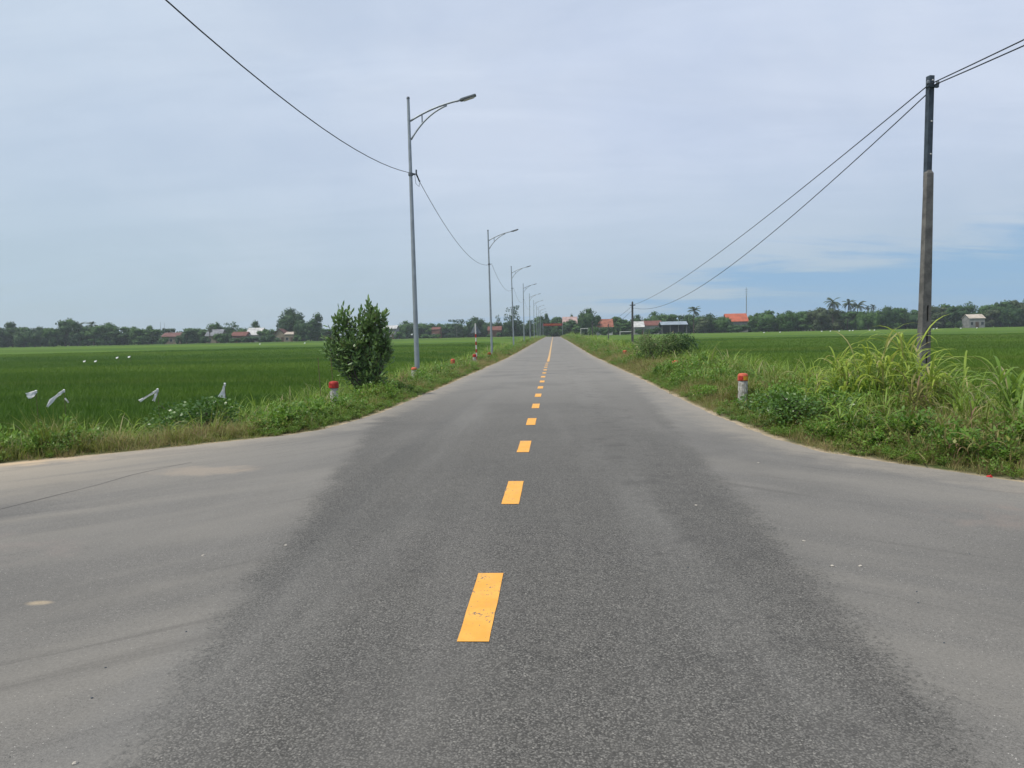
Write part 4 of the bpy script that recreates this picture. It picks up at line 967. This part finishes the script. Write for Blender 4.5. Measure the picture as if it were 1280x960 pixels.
# ------------------------------------------------------------------ power poles on the right
pb = at(1153, 460, 15.0); px_, py_ = pb.x, 15.0
def power_pole(name_loc, ht, wide, ext, label, lean=0.0, m=None, slots=True, rz=.0):
    t = empty('power_pole', name_loc); t.rotation_euler = (0, lean, rz); m = m or m_conc
    W0, D0, W1, D1 = wide, wide*.72, wide*.60, wide*.44
    mb = MB(); zs = [-.8, .35]
    holes = []
    z = .45
    if slots:
        while z < 2.1: holes.append((z, z+.30)); zs += [z, z+.30]; z += .44
    zs += [ht]; zs = sorted(set(zs)); H = ht+.8
    def sec(z): f = (z+.8)/H; return (W0+(W1-W0)*f)/2, (D0+(D1-D0)*f)/2
    cols = [-1, -.05, .42, 1]
    for i in range(len(zs)-1):
        za, zb_ = zs[i], zs[i+1]; (wa, da), (wb, db) = sec(za), sec(zb_)
        ish = any(abs(za-h[0]) < 1e-6 for h in holes)
        for j in range(3):
            P = [(cols[j]*wa, -da, za), (cols[j+1]*wa, -da, za), (cols[j+1]*wb, -db, zb_), (cols[j]*wb, -db, zb_)]
            if ish and j == 1:
                Qn = [(p[0], p[1]+.085, p[2]) for p in P]; mb.add(P+Qn, [(0, 1, 5, 4), (1, 2, 6, 5), (2, 3, 7, 6), (3, 0, 4, 7)]); mb.add(Qn, [(0, 1, 2, 3)], 1)
            else: mb.add(P, [(0, 1, 2, 3)])
        mb.add([(wa, -da, za), (wa, da, za), (wb, db, zb_), (wb, -db, zb_)], [(0, 1, 2, 3)])
        mb.add([(wa, da, za), (-wa, da, za), (-wb, db, zb_), (wb, db, zb_)], [(0, 1, 2, 3)])
        mb.add([(-wa, da, za), (-wa, -da, za), (-wb, -db, zb_), (-wb, db, zb_)], [(0, 1, 2, 3)])
    w, d = sec(ht); mb.add([(-w, -d, ht), (w, -d, ht), (w, d, ht), (-w, d, ht), (0, 0, ht+.13)], [(0, 1, 4), (1, 2, 4), (2, 3, 4), (3, 0, 4)])
    mb.build('concrete_post', [m, m], t)
    if ext:
        e = MB(); a = .078
        e.box((0, -.02, ht+ext/2-.10), (a*1.1, .014, ext+.3)); e.box((a*.5-.007+.012, .03, ht+ext/2-.10), (.014, .10, ext+.3)); e.box((-a*.5+.007-.012, .03, ht+ext/2-.10), (.014, .10, ext+.3))
        e.build('steel_extension', m_steel, t)
        for z in (ht+.35, ht+.95, ht+1.6, ht+ext-.04):
            MB().tube([(.005, -.045, z), (.005, -.02, z)], .014, 6).build('bolt', m_wpaint, t)
        MB().box((-.02, -.07, ht+ext-.16), (.22, .05, .05)).build('cross_bracket', m_steel, t)
        for sx in (-1, 1): MB().lathe([(.02, -.03), (.032, -.01), (.032, .02), (.015, .05)], 8, (sx*.10-.02, -.07, ht+ext-.11)).build('insulator', m_lamp, t)
    else:
        MB().box((0, -.12, ht-.25), (.5, .07, .07)).build('cross_bracket', m_steel, t)
    return tag(t, label, 'power pole', 'power poles along the right verge')
zc1 = at(1160, 213, 15).z; ztop = at(1164, 94, 15).z; g0 = -.25
main = power_pole((px_, py_, g0), zc1-g0-.05, .225, ztop-zc1, 'near concrete power pole with dark steel top standing in tall grass', lean=R(.95), rz=R(13))
p2 = at(790.5, 430, 70.0); zp2 = at(792.5, 378, 70.0).z
g2 = float(gz(np.array([p2.x]), np.array([70.]))[0]); power_pole((p2.x, 70, g2), zp2-g2, .25, 0, 'second power pole, dark and short, right of the middle bush', m=m_concd, slots=False, lean=R(.5))
p3 = at(740.5, 420, 142.0); zp3 = at(740, 402, 142).z; g3 = float(gz(np.array([p3.x]), np.array([142.]))[0]); power_pole((p3.x, 142, g3), zp3-g3, .30, 0, 'third power pole, far off by the road in front of the large tree', m=m_concd, slots=False)
p4 = at(760.5, 420, 165.0); zp4 = at(760.5, 405, 165).z; g4 = float(gz(np.array([p4.x]), np.array([165.]))[0]); power_pole((p4.x, 165, g4), zp4-g4, .25, 0, 'thin far pole in the field before the orange roofed house', m=m_concd, slots=False)
A = at(1163, 107, 15); B2 = at(792, 381, 70); C2 = at(793, 385, 70)
cu = MB().tube(sag(A+Vector((-.05, 0, .0)), B2, .55, 40), .011, 5); cl_ = MB().tube(sag(A+Vector((.05, 0, -.05)), C2, 1.35, 40), .011, 5)
back1 = at(1163, 105, 15); e1 = Vector((back1.x+.3, -40, back1.z+.3))
w1 = cu.add([], []) ; s = sag(back1, e1, 1.35, 40); cu.tube(s, .011, 5); cl_.tube(sag(back1+Vector((.04, 0, -.03)), e1+Vector((0.05, 0, -.05)), 1.55, 40), .011, 5)
B3 = at(740, 403, 142); cu.tube(sag(B2, B3, .9, 24), .014, 4); cl_.tube(sag(C2, B3+Vector((0, 0, -.15)), 1.3, 24), .014, 4)
tag(cu.build('overhead_cable', m_wire), 'upper of the two wires through the near concrete pole', 'cable', 'wires on the right poles')
tag(cl_.build('overhead_cable', m_wire), 'lower slacker wire of the two through the near concrete pole', 'cable', 'wires on the right poles')

# ------------------------------------------------------------------ delineator posts
def marker(px, ytop, Y, topm, label, yellow=False, rad=.105, over=0.0, red_h=.16, lean=0.0):
    tp = at(px, ytop, Y); g = float(gz(np.array([tp.x]), np.array([float(Y)]))[0]); H = max(tp.z-g, .45)
    t = empty('marker_post', (tp.x, Y, g)); t.rotation_euler = (0, lean, .2)
    MB().lathe([(rad*1.0, -.3), (rad*1.0, .02), (rad*.93, H-red_h-.002)], 14).build('post_body', m_white, t)
    MB().lathe([(rad*.96+over, H-red_h), (rad*1.04+over, H-red_h+.01), (rad*1.02+over, H-.045), (rad*.86+over, H-.012), (rad*.45, H)], 14).build('post_top', topm, t)
    if yellow:
        mb = MB(); n = 5; vs = []
        for i in range(n):
            a = -math.pi/2-.32+.95*i/(n-1)
            for z in (H-red_h+.02, H-.055): vs.append(((rad*1.05+.006)*math.cos(a), (rad*1.05+.006)*math.sin(a), z))
        mb.add(vs, [(2*i, 2*i+2, 2*i+3, 2*i+1) for i in range(n-1)]); mb.build('reflector', m_yel, t)
        mb = MB(); vs = []
        for i in range(n):
            a = -math.pi/2-1.25+.85*i/(n-1)
            for z in (H-red_h+.02, H-.055): vs.append(((rad*1.05+.006)*math.cos(a), (rad*1.05+.006)*math.sin(a), z))
        mb.add(vs, [(2*i, 2*i+2, 2*i+3, 2*i+1) for i in range(n-1)]); mb.build('reflector', m_red, t)
    return tag(t, label, 'marker post', 'roadside marker posts')
marker(417, 476.5, 17.6, m_red, 'white marker post with deep red top left of the bushy tree', over=.012, rad=.10)
marker(928.5, 466.5, 15.8, m_orange, 'white marker post with yellow reflector on its faded red top, right verge', yellow=True, rad=.10, red_h=.155)
marker(844, 450.5, 27.5, m_orange, 'orange topped marker post half sunk in grass before the right bush', red_h=.2)
marker(781, 438.5, 50, m_orange, 'farthest orange topped marker post near the second power pole', red_h=.3, rad=.13)
marker(517.5, 459, 27.9, m_orange, 'orange topped post at the foot of the nearest lamp', red_h=.10)
marker(566, 448.5, 38.5, m_orange, 'orange topped marker post between nearest lamp and signpost', red_h=.25)
marker(593, 442.5, 44.5, m_red, 'dark red topped post touching the warning signpost', red_h=.18)
marker(611.5, 440.5, 52, m_red, 'dark red topped marker post right of the signpost', red_h=.2, rad=.12)

# warning sign seen from behind
sp3 = at(595.5, 430, 47.0); sx_ = sp3.x; sg_ = float(gz(np.array([sx_]), np.array([47.]))[0]); stop = at(595, 404, 47).z
ts = empty('warning_sign', (sx_, 47, sg_)); Hs = stop-sg_; nb = 13
hb = Hs/10.5
k = 0; z = -.3
mb = MB(); mb.tube([(0, 0, -.3), (0, 0, Hs)], .042, 10); mb.build('post', m_wpaint, ts)
tri_b = at(595, 416.5, 47).z-sg_; k = 0; z = tri_b-.05
while z > .1:
    MB().lathe([(.0435, z-.22), (.0435, z)], 10).build('red_band', m_red, ts); z -= .46
s_ = .33; th3 = tri_b+.60
mb = MB(); vs = [(-s_, .05, tri_b), (s_, .05, tri_b), (0, .05, th3)]; mb.add(vs+[(v[0], v[1]+.015, v[2]) for v in vs], [(0, 1, 2), (5, 4, 3), (0, 3, 4, 1), (1, 4, 5, 2), (2, 5, 3, 0)]); mb.build('sign_plate', m_sign, ts)
for z in (tri_b+.12, tri_b+.34): MB().box((0, .046, z), (.26*(1.2-(z-tri_b)), .02, .03)).build('clamp', m_galv, ts)
ts.rotation_euler = (0, R(-.8), R(4)); tag(ts, 'triangular warning sign seen from behind on a red and white post', 'road sign')

# ------------------------------------------------------------------ plastic strips on sticks in the paddy
def bag(px, py, Y, path, width, label, pole_dz=.0, second=None):
    top = at(px, py, Y); g = float(gz(np.array([top.x]), np.array([float(Y)]))[0]); t = empty('plastic_flag', (top.x, Y, g)); H = top.z-g
    MB().tube([(0, 0, -.1), (.01, 0, H*.5), (0, 0, H+.01)], .0055, 6).build('stick', m_stick, t)
    def film(path, width):
        P = [Vector((p[0], p[1], H+p[2])) for p in path]; n = len(P); vs = []
        for i, p in enumerate(P):
            tdir = (P[min(i+1, n-1)]-P[max(i-1, 0)]).normalized(); nn = Vector((-tdir.z, 0, tdir.x)); w = width[i]
            for j in range(5):
                q = (j/4-.5); vs.append(p+nn*w*q*(1+.25*math.sin(i*2.9+j))+Vector((.006*math.sin(j*3.1+i*2), .03*math.sin(j*2.4+i*1.7)+.01*i*.3, .008*math.sin(i*5.3+j*1.9))))
        fs = [(i*5+j, i*5+j+1, (i+1)*5+j+1, (i+1)*5+j) for i in range(n-1) for j in range(4)]
        return MB().add(vs, fs)
    film(path, width).build('plastic_film', m_plastic, t, smooth=True)
    if second: film(*second).build('plastic_film', m_plastic, t, smooth=True)
    MB().lathe([(.014, -.035), (.022, -.02), (.016, 0), (.026, .02), (.008, .035)], 8, (0, 0, H-.01)).build('knot', m_plastic, t)
    return tag(t, label, 'plastic flag', 'plastic flags scaring birds at the left field edge')
BY = 15.5; q = BY/F
bag(45, 489, BY, [(0, 0, 0), (-4*q, 0, -3*q), (-9*q, 0, -5*q), (-13*q, 0, -6*q)], [.05, .12, .15, .10], 'short square white plastic flag, leftmost at the field edge', second=None)
bag(80, 488, BY, [(0, 0, 0), (-7*q, .02, -4*q), (-13*q, .03, -8*q), (-19*q, .03, -13*q), (-27*q, .05, -21*q)], [.05, .08, .06, .065, .06], 'long white plastic streamer blowing left, second from the left', second=([(1*q, 0, -10*q), (3*q, 0, -13*q), (5*q, 0, -16*q)], [.02, .045, .03]))
bag(197, 487, BY-.5, [(0, 0, 0), (-6*q, 0, -4*q), (-14*q, 0, -8*q), (-25*q, .02, -14*q)], [.04, .05, .04, .045], 'thin white plastic streamer with a hanging tail, third from the left', second=([(0, 0, -2*q), (-3*q, 0, -7*q), (-6*q, 0, -14*q)], [.03, .06, .06]))
bag(281, 480, BY-.5, [(0, 0, 0), (-1.5*q, 0, -4*q), (-3.5*q, .02, -10*q), (-5*q, .03, -17*q)], [.03, .05, .085, .15], 'white plastic flag hanging straight down above the leafy vines')
def tinyflag(px, py, Y, sc, label, group):
    p = at(px, py, Y); g = float(gz(np.array([p.x]), np.array([float(Y)]))[0]); H = max(.3, p.z-g); t = empty('plastic_flag', (p.x, Y, g)); r = random.Random(int(px))
    MB().tube([(0, 0, -.1), (0, 0, H)], .012, 5).build('stick', m_stick, t)
    w = sc; MB().add([(0, 0, H), (-w*.5, .05, H-.05), (-w, .02, H-w*.35), (-w*.8, -.04, H-w*.75), (-w*.25, 0, H-w*.6), (0, .03, H-w*.4)], [(0, 1, 4, 5), (1, 2, 3, 4)]).build('plastic_film', m_plastic, t)
    return tag(t, label, 'plastic flag', group)
for (px, py, nm) in ((107, 450, 'first'), (121, 450, 'second'), (148, 445.5, 'third'), (163, 444.5, 'fourth')):
    tinyflag(px, py, 66, .26, f'{nm} small far white flag from the left in the left paddy', 'small white flags out in the left paddy')
for px, py in ((516, 417), (326, 433.5), (382, 432.5)): tinyflag(px, py, 250 if px > 400 else 200, .7 if px > 400 else .45, {516: 'white speck beside the nearest lamp at the field end', 326: 'white flag on the bank below the white gable', 382: 'white flag on the bank below the dark tree group'}[px], 'white flags on the far left bank')
for px, py in ((956, 415), (976, 420), (1028, 415), (1039, 415.5), (1050, 415), (1063, 414), (1067, 413.5), (1088, 413.5), (1094, 413), (1163, 411.5), (1168, 412), (1172, 409.5), (1202, 411), (1222, 411)):
    _lx, _ln = min(LM, key=lambda q: abs(q[0]-px)); _lb = f"tiny white flag in the far paddy {'below' if abs(_lx-px) < 3 else 'left of' if px < _lx else 'right of'} the {_ln}"
    if _lb in USED: _lb = (_lb.replace('tiny white flag', 'second tiny white flag') if _lb.replace('tiny white flag', 'second tiny white flag') not in USED else _lb.replace('tiny white flag', 'third, smallest white flag'))
    USED[_lb] = 1
    tinyflag(px, py, 235, .5, _lb, 'line of white flags across the far right paddy')

# ------------------------------------------------------------------ bushy tree by the left verge
TY = 20.0; tb = at(461, 486, TY); tg = float(gz(np.array([tb.x]), np.array([TY]))[0]); bt = empty('bushy_tree', (tb.x, TY, tg)); qq = TY/F
def rel(px, py, dy=0.0): p = at(px, py, TY+dy); return p-Vector((tb.x, TY, tg))
lobes = [((430, 402), (11, 17), .30), ((461, 401), (15, 22), .36), ((444, 424), (27, 17), .45), ((478, 420), (9, 26), .34), ((421, 437), (15, 11), .36), ((450, 448), (28, 18), .40), ((466, 466), (18, 17), .34), ((468, 482), (18, 8), .30), ((448, 470), (15, 10), .3), ((456, 484), (12, 6), .3), ((430, 388), (4, 9), .10), ((463, 384), (6, 9), .14), ((479, 396), (4, 11), .12), ((411, 436), (7, 8), .15), ((416, 406), (10, 4), .12), ((413, 420), (9, 4), .12), ((425, 456), (10, 5), .2), ((486, 432), (5, 9), .2)]
rb = random.Random(4); V = []; Q = []; stems = MB(); br = []
stem_roots = [Vector((rb.uniform(-.14, .14), rb.uniform(-.12, .12), -.1)) for _ in range(6)]
trunkmb = MB()
for i, ((cx_, cy_), (rx, ry), ry3) in enumerate(lobes):
    c = rel(cx_, cy_); a = stem_roots[i % 6]; m_ = a.lerp(c, .5)+Vector((rb.uniform(-.08, .08), rb.uniform(-.1, .1), .05))
    trunkmb.tube([a, m_, c], [.032, .02, .008], 6)
    br.append((a, m_, c))
def leaf(p, d, L, W):
    s = d.cross(Vector((rb.gauss(0, .6), rb.gauss(0, .6), 1))).normalized()*W/2; nrm = s.cross(d).normalized()*L*.08; b = len(V)
    V.extend([p, p+d*L*.3+s*.85-nrm, p+d*L*.65+s-nrm, p+d*L, p+d*L*.65-s-nrm, p+d*L*.3-s*.85-nrm]); Q.extend([(b, b+1, b+2, b+3), (b, b+3, b+4, b+5)])
lw = [l[1][0]*l[1][1]*l[2] for l in lobes]
for _ in range(430):
    i = rb.choices(range(len(lobes)), [w**.75 for w in lw])[0]; (cx_, cy_), (rx, ry), rd = lobes[i]; c = rel(cx_, cy_)
    v = Vector((rb.gauss(0, 1), rb.gauss(0, 1), rb.gauss(0, 1))).normalized()*rb.uniform(.35, 1.0)**.5
    tip = c+Vector((v.x*rx*qq*1.15, v.y*rd, v.z*ry*qq*1.2)); org = br[i][1].lerp(br[i][2], rb.uniform(.3, 1))
    d = (tip-org); d = (d.normalized()+Vector((rb.gauss(-.12, .25), rb.gauss(0, .2), .35))).normalized(); Lt = rb.uniform(.28, .52); p0 = tip-d*Lt
    stems.tube([p0, tip], [.005, .002], 3, False)
    for k in range(9):
        f = k/8; az = k*2.4+rb.uniform(-.5, .5); sd_v = d.orthogonal().normalized(); sd_v.rotate(Matrix.Rotation(az, 3, d))
        dl = (d*(.55+.5*f)+sd_v*(.85-.4*f)+Vector((0, 0, -.12))).normalized(); leaf(p0.lerp(tip, f), dl, rb.uniform(.10, .19), rb.uniform(.045, .075))
for a, m_, c in br: pass
trunkmb.build('trunk', m_bark, bt, True); stems.build('twigs', m_bark, bt)
qa = np.array(Q); c_ = link('crown', np_mesh('crown', np.array([tuple(v) for v in V]), qa, [m_bush]), bt); c_['kind'] = 'stuff'
tag(bt, 'bushy green tree with glossy leaves beside the nearest lamp post', 'tree')

# middle bush on the right and vine mound on the left
def shrub(px, yb, Y, w, h, depth, n, Lf, Wf, mt, label, seed, name='shrub', lob=7):
    b = at(px, yb, Y); g = float(gz(np.array([b.x]), np.array([float(Y)]))[0]); t = empty(name, (b.x, Y, g)); r = random.Random(seed); V = []; Q = []; st = MB()
    L = [(r.uniform(-.36, .36)*w, r.uniform(-.35, .35)*depth, r.uniform(.35, .72)*h, r.uniform(.18, .30)*w, r.uniform(.2, .3)*h) for _ in range(lob)]
    for i in range(n):
        x, y, z, rw, rh = L[r.randrange(lob)]; v = Vector((r.gauss(0, 1), r.gauss(0, 1), r.gauss(0, 1))).normalized()*r.uniform(.5, 1.05)
        p = Vector((x+v.x*rw, y+v.y*rw*.9, max(.02, z+v.z*rh))); d = (v+Vector((r.gauss(0, .6), r.gauss(0, .6), r.uniform(-.2, .9)))).normalized()
        l = Lf*r.uniform(.6, 1.25); s = d.cross(Vector((r.gauss(0, .6), r.gauss(0, .6), 1))).normalized()*Wf*r.uniform(.7, 1.2)/2; k = len(V)
        V.extend([p, p+d*l*.45+s, p+d*l-Vector((0, 0, l*.2)), p+d*l*.45-s]); Q.append((k, k+1, k+2, k+3))
    for x, y, z, rw, rh in L:
        for q in range(3 if h > .5 else 0): st.tube([(x*.2, y*.2, -.05), (x*.7, y*.7, z*.6), (x+r.uniform(-rw, rw)*.6, y, z+rh*.8)], [.014, .009, .003], 4, False)
    st.build('stem', m_bark, t); c = link('foliage', np_mesh('foliage', np.array([tuple(v) for v in V]), np.array(Q), [mt]), t); c['kind'] = 'stuff'
    return tag(t, label, 'shrub')
m_bushr = leaf_mat('grey_green_leaf', ((.05, .11, .03), (.20, .28, .09)), .5, .25, 1.2, dry=(.30, .26, .16), dryamt=.10)
shrub(822, 452, 37, 1.9, 1.55, 1.6, 2600, .16, .045, m_bushr, 'wide leafy bush left part, right verge past the orange post', 3, lob=8)
shrub(848, 450, 37.5, 1.6, 1.65, 1.5, 2200, .12, .05, leaf_mat('dark_bush_leaf', ((.026, .075, .024), (.10, .17, .06)), .5, .2, 1.2), 'darker rounder bush joined to the wide bush on the right verge', 5, lob=6)
m_vine2 = leaf_mat('dark_vine_leaf', ((.026, .085, .012), (.105, .20, .028)), .4, .25, 1.4, spec=.5)
shrub(255, 520, 14.6, 2.4, 1.15, 1.1, 3800, .075, .062, m_vine2, 'mound of broad leaved vines below the hanging plastic flag', 8, lob=9)
shrub(190, 530, 14.0, 1.5, .62, .9, 1500, .07, .05, m_vine, 'lighter leafy mound left of the vine mound on the left verge', 9, lob=6)
shrub(480, 487, 20.5, .9, .55, .7, 800, .08, .035, m_vine, 'low shrub at the foot of the bushy tree', 12, lob=5)
shrub(352, 512, 16.0, 1.3, .50, .9, 900, .07, .045, m_vine, 'low leafy plant left of the red topped marker post', 13, lob=5)
shrub(1000, 512, 11.8, 1.5, .62, 1.0, 1500, .07, .04, m_vine2, 'dark green leafy patch left of the tall reeds', 14, lob=7)
shrub(895, 495, 17.0, .9, .34, .9, 800, .06, .035, m_vine, 'bright leafy patch left of the yellow reflector post', 15, lob=5)

# tall arching reeds
def reed(px, yb, Y, H, nb, spread, mt, label, seed, W=.030):
    H *= 1.18; W *= 1.45
    b = at(px, yb, Y); g = float(gz(np.array([b.x]), np.array([float(Y)]))[0]); t = empty('reed_clump', (b.x, Y, g)); r = random.Random(seed)
    nb = int(nb*1.15); V = []; Q = []; st = MB(); n_st = max(4, nb//7)
    stl = []
    for i in range(n_st):
        a = r.uniform(0, 6.28); rd = spread*r.uniform(0, 1); x, y = rd*math.cos(a), rd*math.sin(a)*.7; h = H*r.uniform(.45, .85); lx, ly = r.gauss(0, .12), r.gauss(0, .12)
        stl.append((x, y, h, lx, ly)); st.tube([(x, y, -.1), (x+lx*.4, y+ly*.4, h*.55), (x+lx, y+ly, h)], [.007, .006, .003], 5, False)
    for i in range(nb):
        x, y, h, lx, ly = stl[i % n_st]; f = r.uniform(.15, 1); p = Vector((x+lx*f, y+ly*f, h*f)); az = r.uniform(0, 6.28); th = r.uniform(.15, .95); L = H*r.uniform(.42, .80); bd = r.uniform(1.3, 3.1); w = W*r.uniform(.6, 1.15); segs = 7; k0 = len(V)
        side = Vector((-math.sin(az), math.cos(az), 0)); tw = r.uniform(-.7, .7)
        for k in range(segs+1):
            f = k/segs; ww = w*(.45+1.1*f) if f < .4 else w*.9*(1-((f-.4)/.6)**1.5)+.001
            d = Vector((math.cos(az)*math.sin(th), math.sin(az)*math.sin(th), math.cos(th))); nn = side.cross(d); sv = side*math.cos(tw*f)+nn*math.sin(tw*f)
            V.extend([p+sv*ww/2, p-sv*ww/2]); p = p+d*L/segs; th += bd/segs*(.4+1.3*f)
        for k in range(segs): Q.append((k0+2*k, k0+2*k+1, k0+2*k+3, k0+2*k+2))
    st.build('stem', mt, t); c = link('leaf_blades', np_mesh('leaf_blades', np.array([tuple(v) for v in V]), np.array(Q), [mt]), t); c['kind'] = 'stuff'
    return tag(t, label, 'reeds', 'tall reeds on the right verge')
reed(1125, 505, 12.6, 1.15, 90, .40, m_reed, 'tallest yellow green reeds just left of the concrete pole', 1)
reed(1090, 505, 12.9, 1.00, 70, .38, m_reed, 'arching yellow green reeds second left of the concrete pole', 2)
reed(1052, 505, 13.2, .85, 55, .35, m_reed, 'shorter pale reeds third left of the concrete pole', 3)
reed(1022, 500, 13.6, .70, 34, .25, m_reed, 'leftmost thin reeds by the dark leafy patch', 4, .024)
reed(1163, 515, 11.7, .85, 70, .35, m_reed, 'bright reeds in front of the concrete pole foot', 5)
reed(1190, 505, 13.2, .85, 45, .30, m_reedg, 'greener reeds just right of the concrete pole', 6)
reed(1150, 520, 11.0, .60, 60, .45, m_straw, 'dry brown reed litter under the concrete pole', 7, .02)
reed(1275, 510, 10.2, .95, 50, .35, m_reedg, 'green reeds cut by the right edge of the photo', 8)
reed(1240, 530, 10.2, .55, 50, .40, m_reedg, 'low reeds near the right edge, left of the cut clump', 9, .02)
reed(1210, 560, 8.6, .45, 50, .40, m_straw, 'dry low grass clump near the right road edge', 10, .016)
reed(1075, 540, 10.2, .5, 60, .4, m_reedg, 'low green clump before the leftmost reeds', 11, .018)
def reedl(*a): o = reed(*a); o['group'] = 'tall reeds on the left verge'
reedl(218, 535, 12.6, .62, 34, .3, m_reed, 'pale arching blades before the left vine mound', 21, .022)
reedl(152, 525, 14.5, .70, 26, .3, m_reedg, 'thin reeds left of the vine mound', 22, .02)
reedl(75, 535, 13.8, .60, 30, .4, m_reedg, 'thin weeds below the long plastic streamer', 23, .018)
reedl(500, 478, 22.0, .60, 40, .5, m_straw, 'straw coloured grass clump right of the bushy tree', 24, .016)

# stalks near the marker post
for i, (px, y0, y1) in enumerate(((398, 447, 490), (414, 447, 478))):
    a = at(px, y0, 17.9); g = float(gz(np.array([a.x]), np.array([17.9]))[0]); t = MB().tube([(0, 0, -.1), (.02, 0, (a.z-g)*.5), (-.01, 0, a.z-g)], .008, 5).build('wooden_stake', m_stick); t.location = (a.x, 17.9, g)
    tag(t, ['thin dark stake left of the red topped post', 'thin dark stake rising behind the red topped post'][i], 'stake', 'thin stakes by the left marker post')

# ------------------------------------------------------------------ litter and stones
m_redw = mat('red_wrapper', (.5, .03, .03), .4); m_stone = mat('pale_stone', (.5, .46, .40), .9, var=.2, scale=20)
def scrap(px, py, w, mt, name, label, cat, seed, group=None, bulk=.4):
    p = gp(px, py); g = float(gz(np.array([p.x]), np.array([p.y]))[0]); dd = float(edge_dist(np.array([p.x]), np.array([p.y]))[0]); z = max(g, float(zr(p.y)) if dd < 0 else g)
    r = random.Random(seed); mb = MB(); vs = []; n = 7
    for ring, (rz_, rs) in enumerate(((0, .85), (.5, 1.0), (1.0, .55))):
        for k in range(n): a = 2*math.pi*k/n; q = w/2*rs*r.uniform(.65, 1.2); vs.append((q*math.cos(a), q*.8*math.sin(a), rz_*w*bulk*r.uniform(.7, 1.2) if rz_ else -.004))
    fs = [(i*n+k, i*n+(k+1) % n, (i+1)*n+(k+1) % n, (i+1)*n+k) for i in range(2) for k in range(n)]+[tuple(2*n+k for k in range(n)), tuple(range(n))[::-1]]
    mb.add(vs, fs); o = mb.build(name, mt); o.location = (p.x, p.y, z); return tag(o, label, cat, group)
scrap(1236, 596, .07, m_redw, 'wrapper', 'crumpled red wrapper at the right road edge', 'litter', 1)
scrap(952, 522, .12, m_wpaint, 'crumpled_paper', 'crumpled pale paper in the grass below the reflector post', 'litter', 2)
scrap(713, 424.6, .9, m_wpaint, 'sack', 'white sack lying at the right road edge far off', 'sack', 3)
for i, (px, py, wh) in enumerate(((1040, 708, 'just right of the road centre, beside its twin'), (1005, 677, 'left of the pair on the right apron'), (1075, 708, 'right one of the pair on the right apron'), (860, 710, 'on the dark lane right of the nearest dash'), (1212, 693, 'far out on the right apron'), (870, 632, 'alone on the right border of the dark lane'), (948, 579, 'near the right verge'), (1146, 740, 'upper one of two on the right apron'), (1148, 754, 'lower one of two on the right apron'), (1180, 804, 'lowest on the right apron'), (254, 695, 'on the left apron below the seam'), (357, 682, 'at the left border of the dark lane'), (233, 790, 'highest dark one on the left apron'), (132, 835, 'middle dark one on the left apron'), (94, 955, 'at the bottom left corner'), (115, 873, 'lowest dark one on the left apron'))):
    light = i in (0, 1, 2, 5, 6, 10, 11, 14)
    scrap(px, py, .026 if light else .012, m_stone if light else m_steel, 'pebble', ('small pale pebble ' if light else 'tiny dark stone chip ')+wh, 'stone', 30+i, 'stray pebbles on the asphalt', .3)
for i, (x0, y0, x1, y1) in enumerate(((1122, 579, 1168, 572), (1140, 573, 1156, 586), (1190, 560, 1235, 590))):
    a, b = gp(x0, y0), gp(x1, y1); a.z += .05; b.z += .10; tw = MB().tube([a, a.lerp(b, .5)+Vector((.02, .02, .03)), b], .006, 5).build('dry_twig', m_straw)
    tag(tw, ['bent dry twig at the right road edge', 'short forked twig crossing the bent dry twig', 'long dry stalk leaning in grass above the red wrapper'][i], 'twig', 'dry twigs on the right verge')

# ------------------------------------------------------------------ haze
HAZE = 0.00030
hm = bpy.data.materials.new('haze'); hm.use_nodes = True; ht = NT(hm.node_tree); ht.n.clear()
pvn = ht.new('ShaderNodeVolumePrincipled'); pvn.inputs['Color'].default_value = (.84, .92, 1.0, 1); pvn.inputs['Density'].default_value = HAZE; pvn.inputs['Anisotropy'].default_value = .2
ho = ht.new('ShaderNodeOutputMaterial'); ht.l.new(pvn.outputs[0], ho.inputs['Volume'])
hz = MB().box((0, 0, 16.5), (3100, 3100, 37)).build('haze', hm)
tag(hz, 'thin pale blue haze over the fields', kind='stuff')
